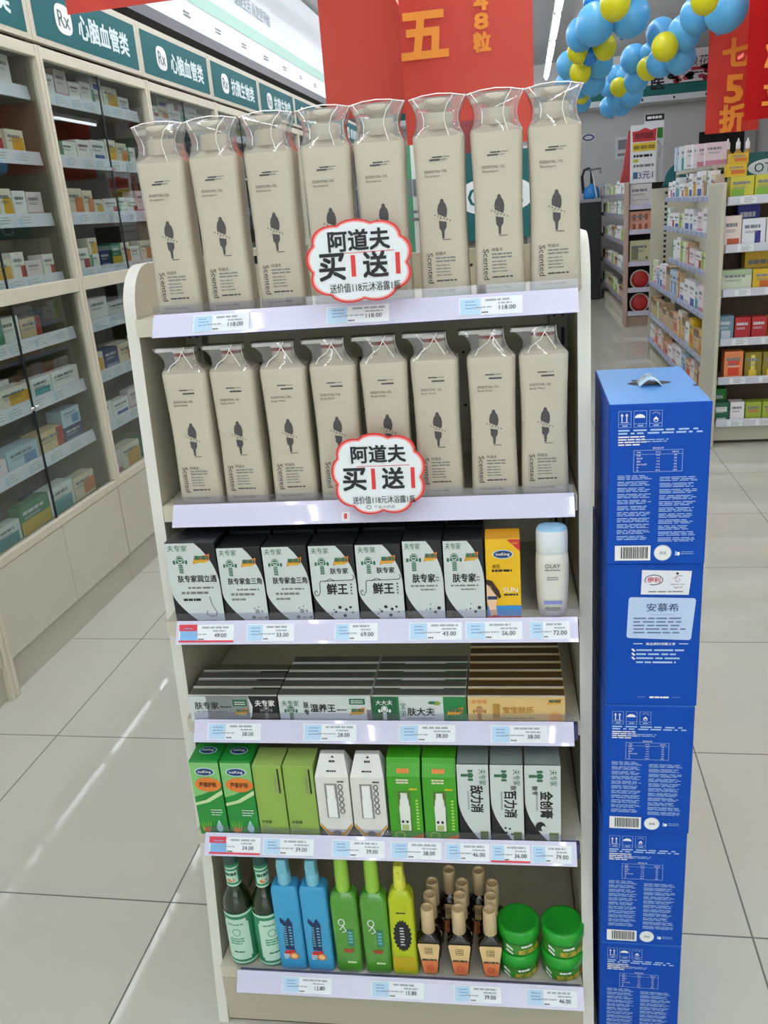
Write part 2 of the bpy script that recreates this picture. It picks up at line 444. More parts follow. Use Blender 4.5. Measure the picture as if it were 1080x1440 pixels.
for x in (-.028, .582):
    mb = MB(); mb.box(x, x + .028, BACK - .03, BACK - .0005, .06, 1.315, mat('#8f8b7e', .5, name='steel_upright', metal=.3))
    f = Face(mb, (x, BACK - .03, 0))
    for i in range(26): f.rect(.005, .1 + i * .046, .010, .128 + i * .046, DARK); f.rect(.018, .1 + i * .046, .023, .128 + i * .046, DARK)
    mb.build('upright', rack)
mb = MB(); mb.box(-.0275, .6095, .004, .02, .005, .103, mat('#b8b09c', .5, name='kick_board', noise=.04)); mb.box(-.0275, .6095, .006, .33, .0, .0049, mat('#5a4638', .6, name='brown_base_strip')); mb.build('plinth', rack)
PRICES = {0: [('118.00', .070, .153), ('118.00', .264, .353), ('118.00', .449, .535)],
          2: [('49.00', .003, .09), ('33.00', .11, .184), ('69.00', .246, .311), ('43.00', .358, .436), ('56.00', .441, .523), ('72.00', .533, .59)],
          3: [('38.00', .016, .105), ('28.00', .175, .261), ('38.00', .328, .417), ('38.00', .471, .557)],
          4: [('34.00', .002, .089), ('39.00', .093, .179), ('39.00', .209, .296), ('38.00', .305, .387), ('46.00', .393, .463), ('36.00', .465, .526), ('79.00', .529, .59)],
          5: [('12.80', .092, .181), ('15.80', .25, .342), ('39.00', .393, .473), ('46.00', .514, .598)]}
PINKTAG = mat('#d83a4a', .6, name='tag_red')
for k, r in enumerate(ROWS):
    y, z = r['y'], r['z']
    mb = MB(); mb.box(-.026, .608, y + .022, BACK - .001, z - .031, z - .006, CREAM)
    mb.box(r['x'] + .0, .604, y + .012, y + .022, z - .033, z - .006, mat('#39406b', .5, name='navy_shelf_edge'))
    mb.box(-.018, .0, y + .03, y + .045, z - .03, z - .012, OFFWHITE)
    sh = mb.build('shelf', rack)
    mb = MB(); x0, x1 = r['x'] - .002, min(.609, r['x'] + .602)
    H_, D_ = .029, .021          # the strip leans: its foot stands further out
    prof = [(y + .012, z), (y + .010, z + .001), (y + .006, z - .004), (y - .013 + .006, z - H_ + .004), (y - .010, z - H_), (y + .012, z - H_)]
    A = [(x0, a, b) for a, b in prof]; B = [(x1, a, b) for a, b in prof]; n = len(prof)
    mb.add(A + B, [list(range(n))[::-1], list(range(n, 2 * n))] + [(i, i + n, (i + 1) % n + n, (i + 1) % n) for i in range(n)], LILAC)
    ps = mb.build('price_strip', sh)
    MB().box(x0, x1, y + .0108, y + .012, z + .0005, z + .013, clear_mat('clear_lip', '#f4f4fb', 2.0, 1.5)).build('clear_lip', sh)
    u = Vector((1, 0, 0)); vv = Vector((0, .013, .021)).normalized(); Ls = .0265
    for j, (t, a, b) in enumerate(PRICES.get(k, [])):
        mb = MB(); o = (a, y - .0075, z - H_ + .0035); f = Face(mb, o, u, vv, eps=.0005); w = b - a; h = Ls * .98
        red = (k, j) in ((2, 0), (4, 0))
        f.rect(0, 0, w, h, PAPER, 1)
        f.rect(w * .02, h * .04, w * .34, h * (.62 if red else .94), TAGBLUE if not red else mat('#7fb2e0', .6, name='tag_bright_blue'), 2)
        if red: f.rect(0, h * .62, w * .33, h, PINKTAG, 2)
        if red or (k, j) == (4, 5): f.rect(0, -.001, w, h * .07, PINKTAG, 3)
        f.bars(w * .42, h * .74, w * .95, h * .9, 1, TAGINK, .7, 2, seed=k * 9 + j); f.bars(w * .62, h * .56, w * .92, h * .68, 1, TAGINK, .7, 2, seed=k * 9 + j + 50)
        f.bars(w * .10, h * .3, w * .3, h * .85, 3, mat('#7fa6cc', .6, name='blue_print'), .35, 3, seed=k + j); f.bars(w * .25, h * .38, w * .62, h * .46, 1, TAGINK, .8, 3, seed=j)
        f.text(t, w * .76, h * .36, h * .24, INK, k=3, bold=.012)
        for q in range(3): f.rect(w * (.36 + q * .035), h * .1, w * (.385 + q * .035), h * .17, INK, 3)
        mb.build('price_tag', sh)
    if k == 1:
        mb = MB(); f = Face(mb, (.262, y - .0085, z - H_ + .002), u, vv, eps=.0005); f.rect(0, 0, .013, .0145, PAPER); f.rect(.004, .004, .0085, .012, PINKTAG, 2); mb.build('price_tag', sh)

# ------------------------------------------------------------------ tall wrapped bottles, two upper rows
IVORY = mat('#bfb6a2', .38, name='ivory_bottle_plastic')
IVORY2 = mat('#c2b9a5', .38, name='ivory_bottle_plastic_wash')
PRINT = mat('#4a4746', .6, name='dark_grey_print')
def bottle_print(f, w, h, second):
    # f origin: bottom centre of the front
    f.rect(-.013, h * .836, .001, h * .846, PRINT) if not second else f.rect(-.004, h * .826, .014, h * .837, PRINT)
    f.rect(.0015, h * .839, .010, h * .844, GREYINK) if not second else None
    f.rect(-.009, h * .852, .004, h * .860, PRINT); f.rect(.005, h * .854, .014, h * .859, GREYINK)
    f.text('ESSENTIAL OIL', -.020, h * .775, .0034, PRINT, w=.030, left=True)
    f.text('Body Wash' if second else 'Shampoo', -.020, h * .748, .0036, PRINT, w=.021, left=True)
    c = .001; y = h * .40
    f.poly([(c - .0042, y + .021), (c - .0062, y + .027), (c - .0066, y + .033), (c - .0052, y + .039), (c - .0026, y + .0425), (c - .0022, y + .0455), (c, y + .047), (c + .0022, y + .0455), (c + .0026, y + .0425), (c + .0052, y + .039), (c + .0066, y + .033), (c + .0062, y + .027), (c + .0042, y + .021)], PRINT)
    f.poly([(c - .0052, y + .019), (c - .0048, y + .009), (c - .0022, y + .006), (c - .0016, y - .004), (c + .0012, y - .004), (c + .0020, y + .006), (c + .0048, y + .010), (c + .0052, y + .017)], PRINT)
    f.poly([(c - .012, y + .025), (c - .0115, y + .030), (c + .010, y + .020), (c + .012, y + .0165)], IVORY2 if second else IVORY, 2)
    for i in range(6): f.ell(c - .010 + i * .004, y + .0265 - i * .0016, .0009, .0011, PRINT, 3, 6)
    f.rect(c - .001, y - .006, c + .010, y - .005, PRINT)
    f.text('Scented', -.0185, h * .205, .0078, PRINT, w=.040, rot=1, bold=.012)
    f.line([(-.0238, h * .12), (-.0238, h * .295)], .0004, GREYINK)
    f.text('阿道夫', -.0035, h * .292, .0046, PRINT, w=.0145)
    f.bars(-.011, h * .235, .018, h * .275, 2, GREYINK, .45, seed=3); f.bars(-.011, h * .15, .012, h * .23, 4, GREYINK, .35, seed=5)
    f.bars(-.011, h * .118, .017, h * .134, 1, PRINT, .6, seed=8, ragged=.05)
    f.text('Net Content: 800g', -.004, h * .062, .0034, PRINT, w=.034)
def body_rings(h, hw, hd):
    prof = [(0, .93, .93), (.004, 1.0, 1.0), (.25 * h, .965, 1), (.5 * h, .93, 1), (.72 * h, .955, 1), (.93 * h, 1.0, 1), (.965 * h, 1.0, .99), (.985 * h, .95, .93), (h, .70, .72), (h + .004, .52, .62)]
    return [rrect(hw * a, hd * b, .008, z) for z, a, b in prof]
def mk_shampoo():
    r = empty('shampoo_bottle'); h = .216; hw, hd = .0340, .0225
    mb = MB().loft(body_rings(h, hw, hd), IVORY); bottle_print(Face(mb, (0, -hd - .0002, 0)), 2 * hw, h, False); mb.build('body', r)
    mb = MB().lathe([(.0195, h + .003), (.0195, h + .021), (.0185, h + .023), (.0105, h + .024), (.0105, h + .029), (.0185, h + .030), (.019, h + .037), (.017, h + .040)], IVORY, 28)
    mb.build('pump', r)
    MB().loft([[(-.032, -.004, h + .031), (-.032, .004, h + .031), (-.032, .004, h + .036), (-.032, -.004, h + .036)], [(-.0175, -.006, h + .031), (-.0175, .006, h + .031), (-.0175, .006, h + .038), (-.0175, -.006, h + .038)]], IVORY, smooth=False).build('nozzle', r)
    prof = [(h - .006, hw + .0006, hd + .0006), (h + .004, .0295, .021), (h + .014, .0275, .0205), (h + .022, .0285, .021), (h + .032, .0325, .019), (h + .040, .0372, .012), (h + .043, .0375, .008)]
    mb = MB().loft([rrect(a, b, .006, z) for z, a, b in prof], FILM, False, True)
    fl = mb.build('shrink_film', r)
    def seam(pts, rr): MB().tube(pts, rr, SEAM_GLINT, 5).build('film_seam_glint', fl)
    seam([(-.0372, -.008, h + .041), (-.019, -.011, h + .0445), (0, -.012, h + .0458), (.019, -.011, h + .0445), (.0372, -.008, h + .041)], .0008)
    seam([(p[1] * .42 + (0, -.001, -.0025, -.002, 0, .004, .005)[i], -p[2] - .0006, p[0]) for i, p in enumerate(prof)], .0006)
    seam([(-p[1] * .66 + (.004, .001, .001, .0, -.003, -.006, -.007)[i], -p[2] - .0006, p[0]) for i, p in enumerate(prof)][1:], .0006)
    seam([(p[1] * .96, -p[2] * .85, p[0]) for p in prof], .00035)
    return r
def mk_wash():
    r = empty('body_wash_bottle'); h = .212; hw, hd = .0340, .0225
    mb = MB().loft(body_rings(h, hw, hd), IVORY2); bottle_print(Face(mb, (0, -hd - .0002, 0)), 2 * hw, h, True); mb.build('body', r)
    mb = MB().lathe([(.0165, h + .003), (.0165, h + .0165), (.0162, h + .018)], IVORY2, 24)
    mb.lathe([(.0164, h + .018), (.0164, h + .0225)], mat('#7d2a2a', .4, name='maroon_collar'), 24)
    mb.loft([rrect(.0165, .011, .006, h + .0225, 0), rrect(.0165, .0115, .006, h + .028, 0)], WHITE)
    mb.loft([rrect(.023, .008, .004, h + .0245, -.022), rrect(.022, .008, .004, h + .0295, -.021)], WHITE); mb.build('pump', r)
    def ring(z, xl, xr, d): return rrect((xr - xl) / 2, d, .005, z, (xl + xr) / 2)
    pr = [(h - .006, -hw - .0006, hw + .0006, hd + .0006), (h + .004, -.028, .025, .019), (h + .014, -.029, .020, .0175), (h + .022, -.036, .0185, .015), (h + .0285, -.046, .0185, .013), (h + .031, -.046, .018, .012)]
    fl = MB().loft([ring(*q) for q in pr], FILM, False, True).build('shrink_film', r)
    for pts, rr in (([(-.022 + .02 * i / 4 + (.008 if i > 1 else 0), -.0228 + .0016 * i, h - .003 + .0085 * i) for i in range(5)], .0007), ([(.017 - .017 * i / 4, -.0225 + .0015 * i, h + .001 + .0065 * i) for i in range(5)], .0007), ([(p[2] * .97, -p[3] * .8, p[0]) for p in pr], .0004)):
        MB().tube(pts, rr, SEAM_GLINT, 5).build('film_seam_glint', fl)
    return r
KS, KW = Kind(mk_shampoo), Kind(mk_wash)
ORD8 = ['leftmost', 'second from left', 'third from left', 'fourth from left', 'fourth from right', 'third from right', 'second from right', 'rightmost']
for i, x in enumerate([.046, .122, .200, .278, .351, .431, .506, .581]):
    KS.new(RP(x, .100 + .0225 + .001, ROWS[0]['z'] - .006), PSI + radians((-1, 1, -2, 2, 1, -1, 1.5, 1)[i]), f'ivory pump shampoo bottle in clear film on the top shelf, {ORD8[i]} of eight', 'shampoo bottle', 'shampoo bottles on the top shelf')
for i, x in enumerate([.040, .113, .189, .263, .337, .410, .490, .562]):
    KW.new(RP(x, .085 + .0225 + .001, ROWS[1]['z'] - .006), PSI + radians((0, -2, 1, 0, 1, -1, 0, 1)[i]), f'ivory body wash bottle with film-wrapped pump on the second shelf, {ORD8[i]} of eight', 'body wash bottle', 'body wash bottles on the second shelf')

# ------------------------------------------------------------------ cloud-shaped promotion cards
PINKEDGE = mat('#f0a8a4', .5, name='pink_edge')
CARDRED = mat('#d8302e', .5, name='card_red')
def cloud_card(x, y, z, hw, hh, label, extra, tilt):
    r = thing('promotion_card', label, 'promotion card', RP(x, y, z), PSI)
    def outline(s, n=9):
        pts = []
        for i in range(144):
            a = 2 * pi * i / 144
            k = .90 + .10 * abs(sin(a * n / 2 + .5)) ** .7
            pts.append((hw * s * k * cos(a) / (abs(cos(a)) ** 2.6 + abs(sin(a)) ** 2.6) ** (1 / 2.6), hh * s * k * sin(a) / (abs(cos(a)) ** 2.6 + abs(sin(a)) ** 2.6) ** (1 / 2.6)))
        return pts
    mb = MB(); o = outline(1); n = len(o); ct, st = cos(tilt), sin(tilt)
    o3 = lambda t: [(a, t - st * b, ct * b) for a, b in o]
    mb.add(o3(0) + o3(.0012), [list(range(n)), list(range(n, 2 * n))[::-1]] + [(i + n, (i + 1) % n + n, (i + 1) % n, i) for i in range(n)], CARDRED)
    f = Face(mb, (0, 0, 0), (1, 0, 0), (0, -st, ct), eps=.0004)
    f.poly(outline(.955), PINKEDGE, 1); f.poly(outline(.92), PAPER, 2)
    mb.build('card', r)
    mb = MB(); f = Face(mb, (0, 0, 0), (1, 0, 0), (0, -st, ct), eps=.0004); s = hw / .072
    f.text('阿道夫', .002 * s, hh * .50, .026 * s, INK, w=.082 * s, bold=.03, k=4)
    f.rect(-.032 * s, hh * .20, .048 * s, hh * .215, CARDRED, 3)
    f.text('买', -.037 * s, -hh * .10, .034 * s, INK, bold=.03, k=4); f.text('送', .022 * s, -hh * .10, .032 * s, INK, bold=.03, k=4)
    for q in (-.008, .052): f.poly([((q - .003) * s, -hh * .36), ((q + .003) * s, -hh * .36), ((q + .0035) * s, hh * .15), ((q - .0025) * s, hh * .15)], CARDRED, 4)
    f.text('送价值118元沐浴露1瓶', .006 * s, -hh * .62, .012 * s, INK, w=.096 * s, bold=.01, k=4)
    if extra:
        f.text('千金大药房', .006 * s, -hh * .80, .0052 * s, GREYINK, w=.032 * s, k=4); f.ring(-.018 * s, -hh * .80, .004, .003, .0012, GREYINK, 4)
    mb.build('lettering', r)
cloud_card(.320, .058, 1.322, .072, .054, 'white cloud-shaped card with red scalloped edge on the top shelf strip', False, -.02)
cloud_card(.326, .038, 1.030, .068, .060, 'white cloud-shaped card with red scalloped edge on the second shelf strip', True, -.05)

# ------------------------------------------------------------------ printed cartons
def carton(name, w, d, h, base, design, top=None, side=None, bev=.0006, rows=None):
    mb = MB().box(-w / 2, w / 2, 0, d, 0, h, base, bev, top, side)
    design(Face(mb, (-w / 2, -.0002, 0)), w, h)
    return mb
def put_mesh(mb, name, label, cat, loc, rz, group=None):
    return tag(put(mb.build(name), loc, rz), label, cat, group)
SILVER = mat('#cdd3d0', .35, name='silver_carton')
BLACKC = mat('#121316', .35, name='black_carton')
DGREEN = mat('#2f6a4a', .5, name='deep_green_print')
ORANGE = mat('#dd7a2c', .5, name='orange_print')
GOLD = mat('#b08a3c', .4, name='gold_print', metal=.3)
def leaf(f, w, h, ma):
    pts = [(0, h * .995), (w * .60, h * .995)]
    for i in range(1, 9): t = i / 8; pts.append((w * (.60 + .40 * (1 - (1 - t) ** 2) ** .9), h * (.995 - .52 * t)))
    pts += [(w, h * .005), (w * .52, h * .005)]
    for i in range(1, 9): t = i / 8; pts.append((w * .52 * (1 - t) ** 1.6, h * (.005 + .40 * t)))
    f.poly(pts, ma)
def doctor(f, cx, cy, s, ma, k=2):
    f.ell(cx, cy + .3 * s, .16 * s, .18 * s, ma, k, 12); f.rect(cx - .11 * s, cy + .26 * s, cx + .11 * s, cy + .33 * s, SILVER, k + 1)
    for q in (-1, 1):
        f.rect(cx + q * .22 * s - .06 * s, cy + .02 * s, cx + q * .22 * s + .06 * s, cy + .2 * s, ma, k)
        f.rect(cx + q * .42 * s - .08 * s, cy - .03 * s, cx + q * .42 * s + .08 * s, cy + .24 * s, ma, k)
    f.ring(cx, cy + .28 * s, .26 * s, .3 * s, .05 * s, ma, k, 14)
    for i in range(5): f.rect(cx - .15 * s, cy - .16 * s - i * .13 * s, cx + .15 * s, cy - .07 * s - i * .13 * s, ma, k)
def flash(f, cx, cy, w, h):
    f.poly([(cx - w / 2, cy - h * .3), (cx + w * .42, cy - h * .08), (cx + w / 2, cy + h / 2), (cx - w * .38, cy + h * .2)], ORANGE, 2)
    f.bars(cx - w * .36, cy + .0, cx + w * .45, cy + h * .4, 1, DGREEN, .8, 3, seed=2, ragged=.05); f.bars(cx - w * .4, cy - h * .25, cx + w * .3, cy + h * .02, 1, mat('#d8b02a', .5, name='yellow_print'), .8, 3, seed=6, ragged=.05)
def d_ointment(kind):
    def D(f, w, h):
        leaf(f, w, h, SILVER)
        f.text('夫专家', w * .25, h * .935, h * .075, DGREEN, w=w * .40, bold=.01); doctor(f, w * .27, h * .75, h * .17, DGREEN)
        flash(f, w * .70, h * .79, w * .36, h * .15)
        if kind in ('run', 'gold'):
            f.text('肤专家润立通' if kind == 'run' else '肤专家金三角', w * .56, h * .565, h * .085, INK, w=w * .78, bold=.025)
            f.bars(w * .35, h * .43, w * .9, h * .475, 1, GREYINK, .5, 2, 4); f.bars(w * .2, h * .36, w * .8, h * .42, 1, GREYINK, .5, 2, 7)
            if kind == 'run':
                f.bars(w * .22, h * .28, w * .6, h * .33, 1, INK, .6, 2, 3)
                f.line([(w * .76, h * .34), (w * .78, h * .24), (w * .86, h * .15), (w * .83, h * .10), (w * .72, h * .095), (w * .66, h * .115), (w * .655, h * .15), (w * .68, h * .16)], .0009, INK, 2)
            else:
                f.bars(w * .2, h * .3, w * .55, h * .345, 1, GREYINK, .6, 2, 3)
                for x, y, r in ((.76, .16, .055), (.66, .08, .045), (.95, .075, .035), (.70, .2, .02), (.80, .22, .018), (.87, .16, .025), (.8, .07, .02)): f.ell(w * x, h * y, w * r, w * r, GREYINK if r < .05 else mat('#8d9492', .4, name='grey_bubble'), 2, 12)
                f.line([(w * .66, h * .08), (w * .95, h * .075)], .0006, GREYINK, 2)
        elif kind == 'fresh':
            f.text('肤专家', w * .64, h * .675, h * .075, INK, w=w * .40, bold=.02); f.text('鲜王', w * .56, h * .44, h * .14, INK, w=w * .46, bold=.035)
            f.line([(w * .93, h * .62), (w * .96, h * .585), (w * .92, h * .555), (w * .2, h * .545), (w * .18, h * .52), (w * .17, h * .40), (w * .12, h * .355), (w * .06, h * .36), (w * .04, h * .40), (w * .08, h * .425), (w * .11, h * .40)], .001, INK, 2)
            f.line([(w * .3, h * .54), (w * .42, h * .575), (w * .52, h * .55)], .001, INK, 2)
            f.bars(w * .86, h * .36, w * .9, h * .52, 4, INK, .5, 2, 3)
        else:
            f.text('肤专家', w * .50, h * .545, h * .105, INK, w=w * .58, bold=.03); f.bars(w * .8, h * .5, w * .9, h * .57, 2, GREYINK, .5, 2)
            f.bars(w * .15, h * .43, w * .9, h * .47, 1, GREYINK, .5, 2, 4); f.bars(w * .4, h * .385, w * .85, h * .42, 1, GREYINK, .5, 2, 9)
        if kind in ('fresh', 'plain'):
            for x, y, r in (((.58, .2, .04), (.72, .17, .035), (.68, .09, .04), (.82, .2, .03), (.48, .14, .03), (.40, .11, .018), (.44, .17, .016), (.86, .13, .02)) if kind == 'fresh' else ((.85, .17, .05), (.75, .12, .04), (.62, .16, .022), (.64, .22, .016), (.52, .15, .016))): f.ell(w * x, h * y, w * r, w * r, INK, 2, 12)
        f.bars(w * .55, h * .02, w * .95, h * .05, 1, GREYINK, .5, 2, 5)
    return D
z3 = ROWS[2]['z'] - .0055
spec3 = [('run', -.004, .074, .134, 'black and silver ointment carton printed with a nose outline, third shelf'),
         ('gold', .076, .143, .1245, 'black and silver ointment carton with grey bubbles, beside the nose-outline carton'),
         ('gold', .1455, .2125, .1245, 'black and silver ointment carton with grey bubbles, second of its two'),
         ('fresh', .216, .283, .1245, 'black and silver carton with a scroll over two large characters, left of two'),
         ('fresh', .2855, .352, .1245, 'black and silver carton with a scroll over two large characters, right of two'),
         ('plain', .355, .4115, .1285, 'black and silver ointment carton with black dots, left of the two by the yellow carton'),
         ('plain', .4135, .4705, .1275, 'black and silver ointment carton with black dots, touching the yellow carton')]
for kd, a, b, h, lab in spec3:
    put_mesh(carton('ointment_carton', b - a, .05, h, BLACKC, d_ointment(kd)), 'ointment_carton', lab, 'ointment carton', RP((a + b) / 2, .020, z3), PSI, 'ointment cartons on the third shelf')
PLAINBACK = MB().box(-.0325, .0325, 0, .05, 0, .126, BLACKC, .0006)
pb = None
for i, x in enumerate((.035, .112, .181, .250, .322, .385, .443)):
    lab = f'black ointment carton in the back row of the third shelf, {NTH[i]} from left'
    if pb is None: pb = PLAINBACK.build('ointment_carton'); o = pb
    else: o = pb.copy(); COL.objects.link(o)
    tag(put(o, RP(x, .078, z3), PSI, (.84 if i > 4 else 1, 1, 1.02)), lab, 'ointment carton', 'ointment cartons in the back row')
YEL = mat('#e9b70c', .4, name='yellow_carton')
SKYB = mat('#2e86c8', .45, name='sky_blue_print')
NAVY = mat('#16305e', .45, name='navy_print')
def king(f, cx, cy, rx, ry, k=2):
    f.ell(cx, cy, rx, ry, WHITE, k); f.ell(cx, cy, rx * .92, ry * .88, NAVY, k + 1); f.ring(cx, cy, rx * .9, ry * .86, ry * .12, SKYB, k + 2)
    f.text('iceKing', cx, cy, ry * .75, WHITE, w=rx * 1.3, k=k + 3, bold=.02)
def d_sun(f, w, h):
    f.poly([(w * .62, h * .995), (w, h * .995), (w, h * .85)], RED, 2); f.text('NEW', w * .86, h * .95, h * .025, YEL, w=w * .18, k=3)
    king(f, w * .5, h * .82, w * .3, h * .055)
    f.text('冰王', w * .3, h * .675, h * .045, mat('#6b4a08', .5, name='brown_print'), w=w * .24, bold=.02); f.bars(w * .17, h * .6, w * .8, h * .645, 1, INK, .6, 2, 4)
    f.text('SUN', w * .70, h * .385, h * .06, WHITE, w=w * .42); f.bars(w * .5, h * .31, w * .92, h * .34, 1, INK, .7, 2, 8, 0)
    f.rect(0, h * .06, w, h * .19, SKYB, 2); f.rect(0, 0, w, h * .06, mat('#e0603a', .5, name='coral_print'), 2)
    skin = mat('#e9c2a0', .5, name='skin_print'); hair = mat('#3a1c10', .5, name='dark_brown_print')
    f.poly([(0, h * .52), (w * .16, h * .5), (w * .36, h * .38), (w * .42, h * .3), (w * .36, h * .28), (w * .2, h * .36), (0, h * .46)], hair, 3)
    f.poly([(0, h * .46), (w * .12, h * .43), (w * .2, h * .36), (w * .3, h * .3), (w * .26, h * .2), (w * .3, h * .06), (w * .1, h * .06), (w * .04, h * .2), (0, h * .25)], skin, 3)
    f.rect(w * .02, h * .27, w * .3, h * .31, NAVY, 4); f.ell(w * .22, h * .035, w * .16, h * .04, RED, 4)
put_mesh(carton('sunscreen_carton', .049, .042, .128, YEL, d_sun, top=mat('#d99a20', .45, name='yellow_carton_top')), 'sunscreen_carton', 'yellow sunscreen carton with a blue band on the third shelf', 'sunscreen carton', RP(.498, .020, z3), PSI)
lo = thing('lotion_bottle', 'pearly white lotion bottle with pale blue cap at right end of third shelf', 'lotion bottle', RP(.568, .043, z3), PSI)
PEARL = mat('#d8d6cc', .3, name='pearl_plastic')
mb = MB().loft([rrect(a, b, .016, z, n=6) for z, a, b in ((0, .019, .015), (.004, .0205, .0165), (.03, .0225, .018), (.06, .0235, .0185), (.085, .0235, .0185), (.098, .0225, .0175), (.1, .021, .016))], PEARL)
f = Face(mb, (0, -.0187, 0), eps=.0003)
f.text('OLAY', 0, .083, .0065, INK, w=.021); f.bars(-.011, .075, .011, .078, 1, GREYINK, .6); f.bars(-.008, .06, .008, .067, 2, GREYINK, .4)
f.rect(-.013, .023, .013, .0285, mat('#8a8fd0', .5, name='periwinkle_print')); f.bars(-.011, .012, .011, .019, 2, GREYINK, .5); mb.build('body', lo)
MB().loft([rrect(a, b, .016, z, n=6) for z, a, b in ((.1, .0215, .017), (.103, .0225, .018), (.128, .0225, .018), (.134, .0215, .017))], mat('#dfe3e6', .3, name='pale_cap')).build('cap', lo)
MB().loft([rrect(a, b, .016, z, n=6) for z, a, b in ((.134, .0213, .0168), (.1375, .0195, .015), (.1385, .012, .009))], mat('#8fbcd8', .3, name='pale_blue_cap_top')).build('cap_top', lo)

# fourth shelf: flat cream cartons standing one behind another in four files
z4 = ROWS[3]['z'] - .0055; h4 = .0475
STONE = mat('#5a5c54', .45, name='grey_carton_top'); BRZ = mat('#5c4520', .45, name='bronze_carton_top')
def d_A(f, w, h):
    f.rect(0, 0, w * .68, h, SILVER); f.poly([(w * .68, h), (w * .72, h * .6), (w * .70, h * .25), (w * .66, 0), (w * .2, 0), (w * .2, h)], SILVER)
    f.text('肤专家', w * .20, h * .64, h * .28, INK, w=w * .27, bold=.02); f.bars(w * .35, h * .56, w * .48, h * .62, 1, INK, .7, 2); f.bars(w * .08, h * .38, w * .45, h * .44, 1, GREYINK, .5, 2, 4)
    f.rect(w * .50, h * .62, w * .66, h * .88, DGREEN, 2); f.bars(w * .52, h * .66, w * .64, h * .82, 2, WHITE, .4, 3); flash(f, w * .59, h * .38, w * .16, h * .34)
    f.text('夫专家', w * .86, h * .74, h * .24, WHITE, w=w * .22, bold=.02); doctor(f, w * .87, h * .42, h * .42, GREYINK)
def d_B(f, w, h):
    f.text('夫专家', w * .13, h * .74, h * .22, DGREEN, w=w * .19); doctor(f, w * .13, h * .40, h * .45, DGREEN)
    f.text('肤', w * .30, h * .68, h * .24, INK, w=w * .055, bold=.02); f.text('专', w * .30, h * .40, h * .22, INK, w=w * .055, bold=.02)
    f.text('湿养王', w * .48, h * .56, h * .30, INK, w=w * .27, bold=.025); f.bars(w * .63, h * .46, w * .74, h * .52, 1, INK, .6, 2)
    f.rect(w * .77, h * .70, w * .94, h * .92, DGREEN, 2); f.bars(w * .79, h * .74, w * .92, h * .88, 2, WHITE, .4, 3); flash(f, w * .85, h * .4, w * .17, h * .38); f.rect(w * .95, 0, w, h * .5, GREYINK, 1)
def d_C(f, w, h):
    g = mat('#1c7a3e', .45, name='green_panel'); f.rect(0, 0, w * .27, h, mat('#0f5a34', .45, name='dark_green_panel')); f.rect(w * .76, 0, w, h, g); f.rect(w * .27, 0, w * .29, h, g)
    f.text('大大夫', w * .13, h * .78, h * .18, WHITE, w=w * .18, bold=.01); doctor(f, w * .13, h * .42, h * .42, WHITE)
    f.text('宝', w * .33, h * .66, h * .24, DGREEN, w=w * .06); f.text('宝', w * .33, h * .38, h * .24, DGREEN, w=w * .06); f.text('肤大夫', w * .52, h * .44, h * .30, INK, w=w * .29, bold=.02)
    f.ell(w * .64, h * .78, w * .04, h * .06, DGREEN, 2); f.ell(w * .69, h * .76, w * .04, h * .08, mat('#8aa040', .5, name='leaf_print'), 2); f.bars(w * .36, h * .16, w * .66, h * .22, 1, GREYINK, .5, 2); flash(f, w * .88, h * .42, w * .18, h * .4)
GOLDC = mat('#d8b878', .38, name='gold_carton')
def d_D(f, w, h):
    f.text('夫专家', w * .12, h * .82, h * .16, ORANGE, w=w * .17); doctor(f, w * .12, h * .42, h * .42, mat('#a86a38', .5, name='copper_print'))
    f.rect(w * .26, h * .18, w * .33, h * .74, GOLD, 2); f.text('宝宝肤乐', w * .52, h * .52, h * .24, mat('#b07a20', .5, name='gold_lettering'), w=w * .32, bold=.02); f.bars(w * .34, h * .18, w * .7, h * .24, 1, GREYINK, .6, 2)
    flash(f, w * .89, h * .80, w * .15, h * .28); f.ell(w * .9, h * .25, w * .07, h * .2, mat('#e0a058', .5, name='peach_print'), 2)
files4 = [(-.014, .1335, 4, SILVER, STONE, d_A, 'silver and black', BLACKC), (.1355, .285, 5, SILVER, STONE, d_B, 'silver', None), (.287, .4345, 5, SILVER, STONE, d_C, 'green and silver', None), (.437, .585, 7, GOLDC, BRZ, d_D, 'gold', None)]
for a, b, n, base, top, dd, nm, alt in files4:
    src = None; w = b - a
    for j in range(n):
        if src is None:
            src = carton('cream_carton', w, .0235, h4, alt or base, dd, top=top); f = Face(src, (-w / 2, 0, h4), (1, 0, 0), (0, 1, 0)); f.rect(0, 0, w, .0042, mat('#f2efe4', .3, name='carton_edge_highlight'))  # pale strip paints the highlight along the front top edge
            src = src.build('cream_carton'); o = src
        else: o = src.copy(); COL.objects.link(o)
        pos = 'at the front of its file' if j == 0 else ('at the back of its file' if j == n - 1 else f'{NTH[j]} from the front of its file')
        tag(put(o, RP((a + b) / 2, .034 + j * .0262, z4), PSI), f'{nm} flat cream carton, fourth shelf, {pos}', 'cream carton', f'{nm} cream cartons on the fourth shelf')

